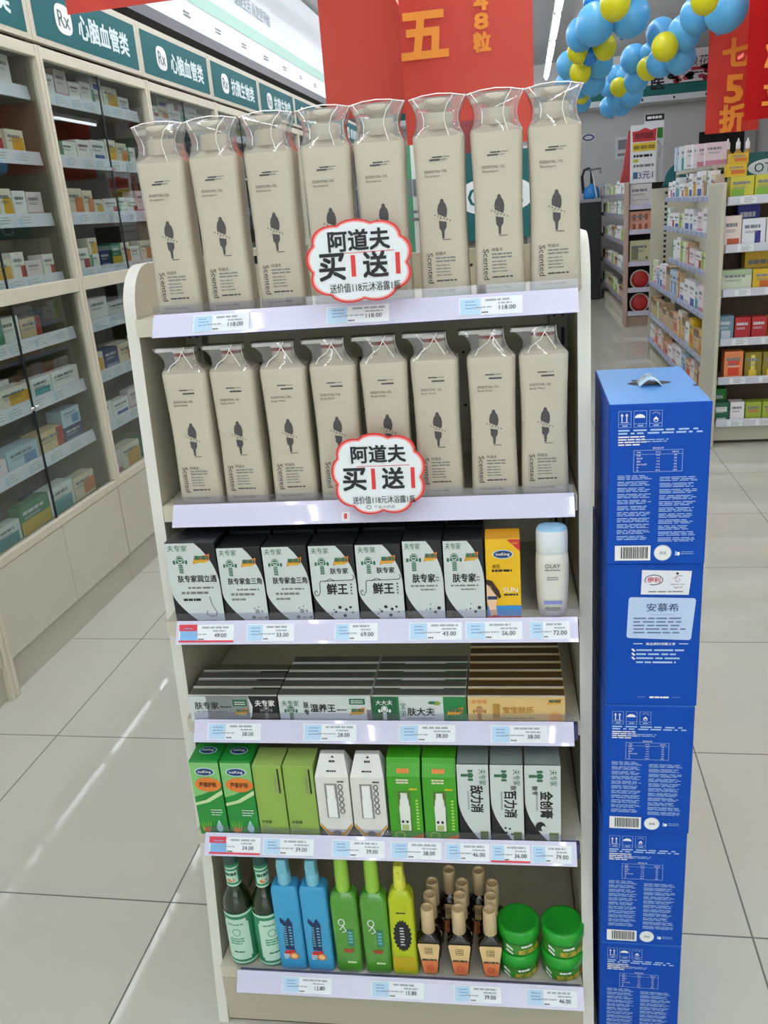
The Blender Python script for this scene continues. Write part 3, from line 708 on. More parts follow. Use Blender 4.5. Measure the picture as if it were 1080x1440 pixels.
# fifth shelf
z5 = ROWS[4]['z'] - .0055
GRN = mat('#1d8a34', .4, name='green_carton'); LIME = mat('#8fae4e', .45, name='lime_carton'); BRIGHTG = mat('#3f9c1c', .4, name='bright_green_carton')
def d_aloe(f, w, h):
    f.poly([(0, h * .52), (w * .3, h * .55), (w, h * .68), (w, h * .98), (0, h * .98)], mat('#7fbf72', .45, name='pale_green_print'))
    f.poly([(0, h * .44), (w * .4, h * .48), (w, h * .62), (w, h * .56), (w * .5, h * .45), (0, h * .40)], mat('#c4dca0', .45, name='cream_green_print'), 2)
    king(f, w * .5, h * .86, w * .34, h * .055); f.ell(w * .55, h * .69, w * .46, h * .095, ORANGE, 3); f.text('芦荟护肤', w * .55, h * .69, h * .065, mat('#3a1c10', .5, name='dark_brown_print'), w=w * .6, k=4, bold=.02)
    f.bars(w * .5, h * .26, w * .92, h * .36, 3, WHITE, .3, 2, 3)
    for i in range(5): f.poly([(w * (.12 + .06 * i), h * .08), (w * (.17 + .06 * i), h * .08), (w * (.08 + .09 * i), h * (.2 + .02 * (i % 2)))], mat('#8fc23a', .5, name='aloe_print'), 2)
    f.ell(w * .26, h * .07, w * .14, h * .03, ORANGE, 3); f.ell(w * .72, h * .1, w * .11, h * .06, mat('#b8e0dc', .4, name='gel_drop_print'), 2); f.poly([(w * .63, h * .13), (w * .81, h * .13), (w * .72, h * .21)], mat('#b8e0dc', .4, name='gel_drop_print'), 2)
for a, b, lab in ((-.016, .033, 'green aloe gel carton with orange oval, at the left end of the fifth shelf'), (.036, .0865, 'green aloe gel carton with orange oval, next to the lime cartons')):
    mb = carton('gel_carton', b - a, .05, .1445, GRN, d_aloe); f = Face(mb, (-(b - a) / 2, 0, .1445), (1, 0, 0), (0, 1, 0)); king(f, (b - a) / 2, .028, .015, .010)
    put_mesh(mb, 'gel_carton', lab, 'gel carton', RP((a + b) / 2, -.002, z5), PSI, 'aloe gel cartons')
def d_lime(f, w, h):
    f.rect(w * .84, h * .62, w * .90, h * .96, INK); f.bars(w * .72, h * .62, w * .78, h * .88, 14, GREYINK, .5, 2, ragged=0)
    f.text('护肤霜', w * .27, h * .21, h * .045, INK, w=w * .34, bold=.01); f.bars(w * .1, h * .14, w * .35, h * .16, 1, GREYINK); f.bars(w * .1, h * .05, w * .7, h * .09, 2, GREYINK, .4)
for a, b, lab in ((.0885, .1365, 'plain lime green carton with a black bar, left one of the pair'), (.139, .188, 'plain lime green carton with a black bar, right one of the pair')):
    put_mesh(carton('cream_carton', b - a, .05, .137, LIME, d_lime, top=mat('#a3bf66', .45, name='lime_carton_top')), 'cream_carton', lab, 'cream carton', RP((a + b) / 2, -.002, z5), PSI, 'lime green cartons')
CARD = mat('#dddcd6', .45, name='white_carton')
def mk_white(w=.054):
    r = empty('window_carton'); mb = MB(); d = .045; hb, ht = .024, .118
    # tapered foot, straight middle, sloping roof with a flat tab
    mb.loft([[(-.012, 0, 0), (.012, 0, 0), (.018, d, 0), (-.018, d, 0)], [(-w / 2, 0, hb), (w / 2, 0, hb), (w / 2, d, hb), (-w / 2, d, hb)], [(-w / 2, 0, ht), (w / 2, 0, ht), (w / 2, d, ht), (-w / 2, d, ht)], [(-w * .36, .02, .148), (w * .36, .02, .148), (w * .36, .03, .148), (-w * .36, .03, .148)]], CARD, smooth=False)
    f = Face(mb, (-w / 2, -.0002, 0))
    f.poly([(w * .28, 0.004), (w * .72, .004), (w * .98, hb - .001), (w * .98, hb + .006), (w * .72, .012), (w * .28, .012), (w * .02, hb + .006), (w * .02, hb - .001)], mat('#c89a4a', .4, name='gold_trim'))
    f.ell(w * .5, .010, w * .13, .006, GREYINK, 2)
    for i in range(5): f.ring(w * .74, .054 + i * .0115, .0042, .0056, .0014, INK, 2, 10)
    f.bars(w * .66, .108, w * .86, .112, 1, INK, .7)
    f2 = Face(mb, (-w / 2, -.0002, ht), (1, 0, 0), (0, .02, .030)); f2.bars(w * .35, .008, w * .65, .011, 1, INK, .8); f2.bars(w * .42, .022, w * .6, .027, 1, INK, .7); f2.poly([(w * .47, .030), (w * .57, .030), (w * .52, .034)], INK)
    mb.build('carton', r)
    wb_ = MB(); f = Face(wb_, (-w / 2, -.0003, 0)); f.rect(w * .26, .040, w * .64, .106, mat('#8d8d88', .3, name='window_recess'), 1); wn = wb_.build('window', r)
    MB().loft([rrect(a, b, .003, z, -.003, -.001) for z, a, b in ((.042, .0075, .001), (.078, .0075, .0016), (.080, .006, .0016), (.082, .0068, .0016), (.103, .0066, .0016))], mat('#efefec', .3, name='ointment_tube_white')).build('tube', wn)
    return r
KWH = Kind(mk_white)
KWH.new(RP(.2175, -.003, z5), PSI, 'white six-sided carton with a tube window, beside the lime cartons', 'window carton', 'white window cartons')
KWH.new(RP(.2745, -.003, z5), PSI, 'white six-sided carton with a tube window, beside the bright green cartons', 'window carton', 'white window cartons')
def mk_green(w=.0525):
    r = empty('window_carton'); d = .045; ht = .121; mb = MB()
    mb.loft([[(-w / 2, 0, 0), (w / 2, 0, 0), (w / 2, d, 0), (-w / 2, d, 0)], [(-w / 2, 0, ht), (w / 2, 0, ht), (w / 2, d, ht), (-w / 2, d, ht)], [(-w / 2, .012, .138), (w / 2, .012, .138), (w / 2, d, .138), (-w / 2, d, .138)], [(-w / 2, .014, .147), (w / 2, .014, .147), (w / 2, d, .147), (-w / 2, d, .147)]], BRIGHTG, smooth=False)
    f = Face(mb, (-w / 2, -.0002, 0)); f.poly([(0, 0), (w, 0), (w, .013), (w * .5, .004), (0, .006)], ORANGE)
    f.bars(w * .28, .108, w * .66, .118, 2, mat('#e8d8c0', .5, name='cream_print'), .6, 2, 3, 0); f.bars(w * .66, .096, w * .9, .101, 1, mat('#d8c020', .5, name='yellow_print2'), .7, 2)
    f.ring(w * .28, .010, .008, .0065, .001, mat('#d8e860', .5, name='yellow_green_print'), 2); f.bars(w * .82, .02, w * .9, .08, 10, mat('#b8e060', .5, name='pale_lime_print'), .6, 2, ragged=.0)
    f2 = Face(mb, (-w / 2, -.0002, ht), (1, 0, 0), (0, .012, .017)); f2.bars(w * .3, .004, w * .7, .014, 1, ORANGE, .7, 2, 3)
    mb.build('carton', r)
    m2 = MB(); f = Face(m2, (-w / 2, -.0003, 0)); f.rect(w * .30, .018, w * .68, .094, mat('#56702e', .3, name='green_window_recess')); wn = m2.build('window', r)
    mb = MB().loft([rrect(a, b, .004, z, -.001, -.001) for z, a, b in ((.02, .0085, .001), (.05, .0085, .0018), (.052, .0088, .0018), (.066, .0088, .0018), (.068, .0075, .0018), (.078, .0072, .0018), (.080, .0058, .0018), (.091, .0052, .0018))], mat('#e4e8de', .3, name='dropper_bottle_white'))
    f = Face(mb, (-.001, -.0030, 0), eps=.0002); f.ell(-.004, .038, .0022, .0028, INK, 1, 8); f.ell(.003, .038, .0022, .0028, INK, 1, 8); f.rect(-.006, .022, .005, .032, mat('#a8b870', .5, name='sage_print'), 1); mb.build('bottle', wn)
    return r
KGR = Kind(mk_green)
KGR.new(RP(.3325, -.003, z5), PSI, 'bright green carton with a dropper bottle window, left one of the pair', 'window carton', 'bright green window cartons')
KGR.new(RP(.3885, -.003, z5), PSI, 'bright green carton with a dropper bottle window, right one of the pair', 'window carton', 'bright green window cartons')
def d_side(t, kd):
    def D(f, w, h):
        pts = [(0, h * .995), (w * .99, h * .995), (w * .99, h * .005), (w * .68, h * .005)]
        for i in range(1, 11): q = i / 10; pts.append((w * .68 * (1 - q) ** 1.9, h * (.005 + .55 * q)))
        f.poly(pts, SILVER)
        s = 0 if kd == 0 else 1
        f.text('夫专家', w * .80, h * .84, h * .075, DGREEN, w=h * .20, rot=1, bold=.01)
        cx, cy = w * .42, h * .86
        f.ell(cx, cy, w * .10, h * .035, DGREEN, 2, 12); f.rect(cx - w * .30, cy - h * .018, cx - w * .1, cy + h * .018, DGREEN, 2)
        for q in (-1, 1): f.rect(cx - w * .08, cy + q * h * .055 - h * .015, cx + w * .08, cy + q * h * .055 + h * .015, DGREEN, 2)
        if kd: f.text('肤专', w * .28 if kd == 2 else w * .70, h * .68, h * .06, INK, w=h * .11, rot=1, bold=.02)
        f.text(t, w * .60, h * (.50 if kd else .56), h * .10 * 1.3, INK, w=h * .34, rot=1, bold=.03)
        f.bars(w * .30, h * .42, w * .36, h * .66, 16, GREYINK, .5, 2, ragged=0); f.rect(w * .66, h * .02, w * .92, h * .14, mat('#6f7a3a', .5, name='olive_seal'), 2); f.bars(w * .68, h * .03, w * .9, h * .13, 3, DGREEN, .5, 3)
        if kd == 1:
            for x, y in ((.45, .13), (.55, .18), (.5, .08), (.62, .11), (.42, .19)): f.ell(w * x, h * y, w * .04, w * .04, INK, 2, 8)
        if kd == 2: f.ell(w * .42, h * .22, w * .14, h * .06, INK, 2); f.ell(w * .50, h * .20, w * .06, h * .03, SILVER, 3)
    return D
for a, b, t, kd, lab in ((.417, .466, '敌力消', 0, 'silver carton with sideways black lettering, first of three at right end of fifth shelf'), (.468, .5185, '百力消', 1, 'silver carton with sideways lettering and small black dots, middle of three'), (.5205, .5755, '金创膏', 2, 'silver carton with sideways lettering and a round black portrait mark, rightmost of three')):
    put_mesh(carton('ointment_carton', b - a, .05, .146, BLACKC, d_side(t, kd), top=mat('#7f8a84', .4, name='silver_carton_top')), 'ointment_carton', lab, 'ointment carton', RP((a + b) / 2, -.002, z5), PSI)

# bottom shelf
z6 = ROWS[5]['z'] - .0055
BOTG = mat('#1c2a12', .16, name='dark_green_glass', coat=.6); MINT = mat('#bfe0cc', .5, name='mint_label'); LABG = mat('#2f8a5c', .5, name='green_label')
def mk_floral():
    r = empty('toilet_water_bottle')
    MB().lathe([(.022, 0), (.0258, .003), (.0258, .118), (.0235, .137), (.016, .153), (.0125, .163), (.0115, .205), (.0115, .212)], BOTG, 28).build('body', r)
    mb = MB(); f = CylFace(mb, .0259); f.rect(-.062, .004, .062, .118, LABG, 1); f.rect(-.062, .112, .062, .1165, MINT, 2); f.rect(-.062, .007, .062, .011, MINT, 2)
    f.rect(-.019, .016, .019, .106, MINT, 3); f.rect(-.0225, .022, .0225, .098, MINT, 3)
    f.ring(0, .078, .007, .008, .0012, LABG, 4); f.bars(-.014, .093, .014, .097, 1, LABG, .6, 4); f.bars(-.013, .05, .013, .066, 3, LABG, .45, 4, 3); f.bars(-.009, .032, .009, .036, 1, DGREEN, .8, 4, 2, 0)
    f.rect(.034, .035, .044, .066, PAPER, 2); f.bars(.035, .04, .043, .062, 6, INK, .5, 3)
    mb.build('label', r)
    mb = MB(); f = CylFace(mb, .0121); f.rect(-.038, .165, .038, .212, LABG, 1); f.rect(-.038, .166, .038, .170, MINT, 2); f.rect(-.038, .203, .038, .2065, MINT, 2); f.rect(-.012, .174, .012, .199, MINT, 2); f.bars(-.01, .188, .01, .196, 1, DGREEN, .8, 3, 2, 0); f.ell(0, .18, .006, .004, ORANGE, 3); mb.build('neck_label', r)
    MB().lathe([(.0128, .212), (.0128, .234), (.011, .237)], mat('#2c4a44', .35, name='dark_green_cap')).build('cap', r)
    return r
KFL = Kind(mk_floral)
KFL.new(RP(.014, .030, z6), PSI, 'dark green glass bottle with mint label, leftmost on the bottom shelf', 'toilet water bottle', 'green glass toilet water bottles')
KFL.new(RP(.066, .030, z6), PSI + .45, 'dark green glass bottle with mint label, beside the blue bottles', 'toilet water bottle', 'green glass toilet water bottles')
SKY = mat('#3f9fce', .35, name='sky_blue_plastic'); SKYCAP = mat('#7cc2d6', .3, name='pale_aqua_cap')
def nozzle(mb, z, ma, r0=.011, h=.05):
    mb.lathe([(r0, z), (r0, z + h * .42), (r0 * .86, z + h * .47)], ma, 18)
    mb.loft([rrect(r0 * .8, r0 * .8, .003, z + h * .47), rrect(r0 * .78, r0 * .95, .003, z + h * .8, 0, -.001), rrect(r0 * .7, r0 * .8, .003, z + h, 0, .001)], ma)
    mb.tube([(0, -r0 * .7, z + h * .75), (0, -r0 * 1.15, z + h * .75)], .002, ma)
def mk_blue():
    r = empty('spray_bottle'); w, d = .0235, .015; mb = MB().loft([rrect(w * a, d * b, .005, z) for z, a, b in ((0, .95, .95), (.004, 1, 1), (.172, 1, 1), (.179, .95, .95), (.183, .8, .8))], SKY)
    f = Face(mb, (0, -d - .0002, 0)); f.poly([(-.010, .048), (.006, .046), (.008, .105), (.002, .118), (-.004, .108), (-.013, .118), (-.014, .108), (-.008, .1), (-.010, .075)], NAVY); f.bars(-.0, .055, .005, .1, 7, SKYCAP, .5, 2, ragged=0); f.bars(-.009, .055, -.004, .1, 9, SKYCAP, .5, 2, ragged=0)
    f.poly([(-.013, .036), (.004, .038), (.009, .046), (-.011, .045)], RED, 2); f.ell(.004, .033, .0085, .0075, ORANGE, 3); f.ell(.004, .033, .0055, .005, mat('#f0c890', .5, name='peach_disc'), 4); f.bars(-.014, .026, -.004, .038, 3, WHITE, .5, 3)
    mb.build('body', r); m = MB(); nozzle(m, .182, SKYCAP, .0115, .052); m.build('spray_cap', r); return r
KB = Kind(mk_blue)
KB.new(RP(.110, .017, z6), PSI, 'sky blue spray bottle with an orange disc, next to the dark green glass bottles', 'spray bottle', 'sky blue spray bottles')
KB.new(RP(.1595, .017, z6), PSI, 'sky blue spray bottle with an orange disc, next to the clear green bottles', 'spray bottle', 'sky blue spray bottles')
CLG = mat('#5aa832', .12, name='clear_green_plastic', coat=.7, trans=.2); LIMECAP = mat('#9ccc46', .3, name='lime_cap')
def mk_gs():
    r = empty('spray_bottle'); w, d = .0235, .016; mb = MB().loft([rrect(w * a, d * b, .007, z) for z, a, b in ((0, .93, .93), (.005, 1, 1), (.155, 1, 1), (.166, .9, .9), (.172, .6, .7))], CLG)
    f = Face(mb, (0, -d - .0002, 0)); f.ring(-.006, .112, .006, .008, .0016, PAPER, 1, 12); f.line([(-.010, .096), (-.004, .104), (.001, .094), (-.006, .09)], .0015, PAPER); f.poly([(.002, .06), (.013, .06), (.013, .098), (.002, .098)], mat('#2f7a5a', .4, name='teal_print')); f.bars(.004, .066, .011, .094, 4, SKYCAP, .6, 2, ragged=0)
    f.poly([(-.008, .054), (.012, .054), (.008, .046), (-.004, .046)], mat('#a84830', .5, name='rust_print'), 2); f.bars(-.002, .022, .014, .027, 1, mat('#d8e8b0', .5, name='pale_print'), .8)
    mb.build('body', r); m = MB(); m.lathe([(.0118, .172), (.0122, .176), (.0118, .225), (.0105, .238), (.009, .240)], LIMECAP, 20); m.build('cap', r); return r
KG = Kind(mk_gs)
KG.new(RP(.211, .018, z6), PSI, 'clear green bottle with a pale lime cap, next to the sky blue bottles', 'spray bottle', 'clear green bottles')
KG.new(RP(.262, .018, z6), PSI, 'clear green bottle with a pale lime cap, next to the yellow green bottle', 'spray bottle', 'clear green bottles')
r = thing('spray_bottle', 'yellow green bottle with a black ragged round emblem on the bottom shelf', 'spray bottle', RP(.309, .017, z6), PSI)
CHART = mat('#b7c41a', .3, name='chartreuse_plastic'); w, d = .0225, .015
mb = MB().loft([rrect(w * a, d * b, .006, z) for z, a, b in ((0, .95, .95), (.004, 1, 1), (.163, .92, 1), (.174, .75, .85), (.180, .55, .65))], CHART); f = Face(mb, (0, -d - .0002, 0))
f.poly([((.0135 + .003 * (i % 2)) * cos(2 * pi * i / 40), .088 + (.031 + .004 * (i % 2)) * sin(2 * pi * i / 40)) for i in range(40)], INK); f.bars(-.004, .066, .004, .108, 7, WHITE, .4, 2, 5); f.bars(-.008, .135, .008, .139, 1, INK, .7); f.rect(-.019, .012, .019, .042, mat('#c0a81c', .4, name='mustard_print')); mb.build('body', r)
m = MB(); nozzle(m, .180, mat('#d8dc4a', .3, name='pale_yellow_cap'), .0105, .048); m.build('spray_cap', r)
BROWN = mat('#1c100c', .15, name='dark_brown_glass', coat=.5); CAPC = mat('#d9bf94', .4, name='cream_cap')
def mk_brown(label=True):
    r = empty('dropper_bottle')
    MB().loft([rrect(.0125, .011, .005, 0), rrect(.015, .012, .006, .006), rrect(.0205, .014, .008, .066), rrect(.0205, .014, .008, .074), rrect(.012, .011, .008, .083), rrect(.009, .009, .008, .088)], BROWN).build('body', r)
    MB().lathe([(.0098, .088), (.0118, .0895), (.0112, .135), (.0108, .137), (.0088, .137), (.0086, .131)], CAPC, 20).build('cap', r)
    mb = MB(); h = .0715; u = Vector((1, 0, 0)); v = Vector((0, -.0025, .060)).normalized(); f = Face(mb, (0, -.0122, .003), u, v, eps=.0003)
    O1 = mat('#e6c48a', .5, name='tan_label'); O2 = mat('#e0814c', .5, name='orange_label')
    f.poly([(-.0115, 0), (.0115, 0), (.0145, .03), (-.0145, .03)], O2); f.poly([(-.0145, .031), (.0145, .031), (.019, .066), (.017, .069), (-.017, .069), (-.019, .066)], O1)
    f.frame(-.007, .046, .006, .060, .0012, mat('#7a6a40', .5, name='khaki_print'), 2); f.bars(-.004, .048, .004, .058, 2, INK, .4, 2); f.bars(-.0125, .031, .0125, .035, 1, INK, .7, 2, 2, 0); f.ring(0, .015, .006, .006, .0012, RED, 2); f.text('净', 0, .015, .005, RED, k=2)
    mb.build('label', r); return r
KBR = Kind(mk_brown)
n = 0
for j, cols in enumerate(((0, 1, 2), (0, 1, 2), (0, 1, 2), (.5, 1.5))):
    for i, c in enumerate(cols):
        lab = f'dark brown bottle with cream cap, {("front", "second", "third", "rearmost")[j]} row, {("left", "middle", "right")[i] if j < 3 else ("left", "right")[i]} file'
        KBR.new(RP(.352 + c * .0525 + .002 * j, .018 + j * .0300, z6), PSI, lab, 'dropper bottle', 'dark brown bottles on the bottom shelf')
JG = mat('#1f9e2a', .3, name='green_jar_lid'); JB = mat('#1c6a22', .35, name='green_jar_body'); JY = mat('#c9b23c', .5, name='yellow_lettering')
def mk_jar():
    r = empty('cream_jar')
    mb = MB().lathe([(.030, 0), (.0325, .002), (.0335, .026), (.033, .028)], JB, 32); f = CylFace(mb, .0336); f.rect(-.05, .003, .05, .024, mat('#3c8a2a', .4, name='jar_label'), 0)
    f.text('蛇油膏', .012, .010, .011, JY, w=.042, bold=.03, k=2); f.bars(-.004, .018, .016, .023, 1, WHITE, .8, 2, 3, 0); f.poly([(-.030, .008), (-.018, .003), (-.018, .007), (-.030, .013)], WHITE, 2); f.poly([(-.030, .017), (-.018, .012), (-.018, .016), (-.030, .022)], WHITE, 2); f.ell(.042, .012, .006, .008, ORANGE, 2); mb.build('body', r)
    MB().lathe([(.0345, .027), (.036, .0285), (.036, .047), (.034, .050), (.030, .0505), (.028, .0495), (.004, .0495)], JG, 36).build('lid', r)
    return r
KJ = Kind(mk_jar)
for x, y, rz, side in ((.503, .037, .1, 'left'), (.577, .036, -.05, 'right')):
    KJ.new(RP(x, y, z6), PSI + rz, f'green cream jar at the bottom of the {side} pile, bottom shelf', 'cream jar', 'green cream jars')
    KJ.new(RP(x + .001, y + .001, z6 + .0507), PSI + rz + .15, f'green cream jar on top of the {side} pile, bottom shelf', 'cream jar', 'green cream jars')

# ------------------------------------------------------------------ stack of blue milk cartons
MILK = mat('#0448ac', .5, name='blue_milk_carton', noise=.03, nscale=(6, 6, 6), spec=.2); MILKT = mat('#5b9ada', .4, name='pale_blue_carton_top'); MILK_SHEEN = mat('#7fb0e6', .35, name='blue_carton_side_sheen'); FINE = mat('#a9c6ea', .5, name='pale_fine_print')
BW, BD, BH = .128, .245, .2245
def milk_back(f, w, h):
    for i in range(3):
        x = .012 + i * .0195; f.frame(x, h - .031, x + .016, h - .009, .0004, FINE); f.rect(x, h - .0265, x + .016, h - .026, FINE); f.bars(x + .005, h - .030, x + .012, h - .0275, 1, FINE, .7)
    for q in (.0165, .0225): f.rect(q - .0006, h - .023, q + .0006, h - .014, WHITE); f.poly([(q - .002, h - .0155), (q + .002, h - .0155), (q, h - .012)], WHITE)
    f.rect(.015, h - .0245, .025, h - .0238, WHITE)
    f.poly([(.039 + .0065 * cos(a * pi / 10), h - .0185 + .005 * sin(a * pi / 10)) for a in range(11)], WHITE)
    f.poly([(.0555, h - .021), (.0625, h - .021), (.059, h - .017)], WHITE); f.ring(.059, h - .0225, .003, .002, .0008, WHITE)
    for a in range(5): f.line([(.059 + .004 * cos(.4 + a * .5), h - .0155 + .003 * sin(.4 + a * .5)), (.059 + .0055 * cos(.4 + a * .5), h - .0155 + .0045 * sin(.4 + a * .5))], .0005, WHITE)
    f.bars(.012, h - .041, .120, h - .033, 2, FINE, .55, 1, 5, .06, .12); f.bars(.012, h - .056, .048, h - .042, 4, WHITE, .5, 1, 8, .3, .3); f.bars(.034, h - .052, .082, h - .0465, 2, FINE, .4, 1, 9)
    x0, x1, y1, y0 = .032, .094, h - .062, h - .092; f.frame(x0, y0, x1, y1, .0005, FINE); f.rect(x0, y1 - .006, x1, y1 - .0056, FINE); f.text('营养成分表', .063, h - .0595, .0028, WHITE, w=.014)
    for i, t in enumerate(('项目', '能量', '蛋白质', '脂肪', '碳水化合物', '钠', '钙')):
        y = y1 - .003 - i * .0041; f.text(t, x0 + .004, y, .0024, WHITE, left=True); f.text(('每100g', '366kJ', '3.1g', '4.0g', '12.5g', '65mg', '80mg')[i], .063, y, .0023, WHITE); f.text(('NRV%', '4%', '5%', '7%', '4%', '3%', '10%')[i], .085, y, .0023, WHITE)
    for k, (a, b) in enumerate(((.012, .056), (.066, .114))):
        for i in range(11): f.bars(a, .036 + i * .0086 + (-.003 if k else 0), b, .036 + i * .0086 + .0068 + (-.003 if k else 0), 3, FINE, .42, 1, i * 7 + k, .22, .3)
    f.rect(.010, .006, .057, .028, WHITE, 1); x = .018; R = random.Random(2)
    while x < .052: b = .0005 + R.random() * .0011; f.rect(x, .009, x + b, .026, INK, 2); x += b + .0004 + R.random() * .0009
    f.ell(.073, .017, .0115, .0115, WHITE, 1, 24); f.ring(.073, .017, .0112, .0112, .0006, FINE, 2); f.text('清真', .073, .017, .0045, GREYINK, k=2)
    f.poly([(.089, .013), (.092, .013), (.092, .018), (.0895, .020)], FINE, 1); f.ell(.0935, .0155, .002, .0028, WHITE); f.bars(.097, .014, .113, .0195, 2, FINE, .3)
def milk_front(f, w, h):
    f.poly([(.046, h - .046), (.110, h - .047), (.113, h - .011), (.047, h - .009)], mat('#e6e6ee', .5, name='pale_panel')); logo = mat('#c03a48', .5, name='logo_red'); green = mat('#4a5a58', .5, name='logo_dark_green')
    f.text('伊利', .063, h - .024, .0085, logo, w=.017, bold=.02); f.ring(.063, h - .024, .0125, .008, .0012, green, 2, 24); f.rect(.05, h - .031, .058, h - .0275, mat('#e6e6ee', .5, name='pale_panel'), 3)
    f.line([(.088, h - .023), (.094, h - .0185), (.100, h - .018)], .0012, GREYINK); f.ell(.094, h - .0145, .0018, .0018, INK, 2); f.line([(.093, h - .020), (.0915, h - .025), (.094, h - .027)], .0012, logo); f.line([(.095, h - .021), (.098, h - .0245), (.094, h - .0275)], .001, SKYB)
    f.text('BEIJING 2022', .095, h - .031, .0024, INK, w=.018)
    for i in range(5): f.ring(.0905 + i * .0023, h - .035 - (i % 2) * .001, .0013, .0013, .0004, (SKYB, INK, logo, JY, DGREEN)[i], 2, 10)
    f.bars(.056, h - .043, .104, h - .0405, 1, GREYINK, .7, 2, 3, 0)
    pts = []
    for qx, qy, a0 in ((.116, h - .056, 0), (.034, h - .054, pi / 2), (.032, h - .110, pi), (.112, h - .113, 1.5 * pi)):
        for k in range(5): a = a0 + k * pi / 8; pts.append((qx + .004 * cos(a), qy + .004 * sin(a)))
    f.poly(pts, mat('#bcd0ee', .5, name='pale_blue_panel'))
    f.text('安慕希', .076, h - .066, .0125, mat('#20386e', .5, name='navy_lettering'), w=.043, bold=.012); f.line([(.06, h - .077), (.092, h - .077)], .0005, GREYINK, 2)
    f.bars(.037, h - .108, .110, h - .080, 5, mat('#5f7098', .5, name='slate_fine_print'), .38, 2, 6, .15, .2)
    f.text('高品质的浓醇之享', .075, h - .123, .0042, WHITE, w=.040, bold=.02)
    for a, b in ((.038, .05), (.1, .112)): f.line([(a, h - .123), (b, h - .123)], .001, WHITE)
    for i in range(3): f.poly([(.035, h - .132 - i * .0065), (.037, h - .1305 - i * .0065), (.041, h - .1345 - i * .0065), (.0385, h - .136 - i * .0065)], WHITE)
    f.bars(.042, h - .156, .110, h - .130, 4, FINE, .42, 1, 14, .3, .3); f.bars(.062, h - .212, .09, h - .2085, 1, WHITE, .8, 1, 3, 0)
    f.line([(.045, h - .210), (.056, h - .210)], .0004, FINE); f.line([(.094, h - .210), (.105, h - .210)], .0004, FINE)
def milk_mesh(design, name='milk_carton'):
    mb = MB().box(0, BW, 0, BD, 0, BH, MILK, .0012, MILKT, MILK_SHEEN); mb.mi[0] = mb.m(MILK); design(Face(mb, (0, -.0002, 0)), BW, BH); return mb  # sheen of the right side is painted as pale blue
mk = None
for i, (dx, dy, rz, lab) in enumerate(((0, .0, .0, 'blue milk carton at the bottom of the stack beside the display rack'), (.0005, .001, .004, 'blue milk carton second from the floor in the stack'), (.002, 0, -.004, 'blue milk carton in the middle of the stack, below the one with pale panels'), (.004, .001, .006, 'blue milk carton with white and pale blue panels, second from the top of the stack'), (.004, -.001, -.004, 'topmost blue milk carton of the stack, with carry handle and pale blue top'))):
    loc = (.0995 + dx, 1.118 + dy, i * (BH + .0004))
    if i == 3: o = milk_mesh(milk_front).build('milk_carton')
    elif i == 4:
        o = milk_mesh(milk_back); f = Face(o, (0, 0, BH), (1, 0, 0), (0, 1, 0))
        f.ell(.066, .128, .030, .014, DARK, 1, 22); f.rect(.044, .142, .070, .153, DARK, 1); f.ell(.124, .10, .003, .006, DARK, 1, 8); f.rect(0, .236, BW, .2365, FINE, 1)
        o = o.build('milk_carton')
        h = MB(); n_ = 9; A = []
        for q in range(n_): t = q / (n_ - 1); A.append((.050 + .030 * t, BH + .001 + .010 * sin(pi * t)))
        vs = [(x, y, z) for x, z in A for y in (.098, .136)] + [(x, y, z + .0012) for x, z in A for y in (.098, .136)]
        fs = []
        for q in range(n_ - 1):
            fs += [(2 * q, 2 * q + 1, 2 * q + 3, 2 * q + 2), (2 * n_ + 2 * q, 2 * n_ + 2 * q + 2, 2 * n_ + 2 * q + 3, 2 * n_ + 2 * q + 1), (2 * q, 2 * q + 2, 2 * n_ + 2 * q + 2, 2 * n_ + 2 * q), (2 * q + 1, 2 * n_ + 2 * q + 1, 2 * n_ + 2 * q + 3, 2 * q + 3)]
        h.add(vs, fs, mat('#c4dce8', .4, name='pale_handle_strip'), True); hf = Face(h, (.056, .104, BH + .0128), (1, 0, .18), (0, 1, 0)); hf.bars(0, 0, .016, .026, 3, mat('#7fa8c0', .5, name='handle_print'), .5, 1)
        hd = h.build('carry_handle', o); hd['label'] = 'pale carry handle strip'
    elif mk is None: mk = o = milk_mesh(milk_back).build('milk_carton')
    else: o = mk.copy(); COL.objects.link(o)
    tag(put(o, loc, rz), lab, 'milk carton', 'blue milk cartons in the stack')

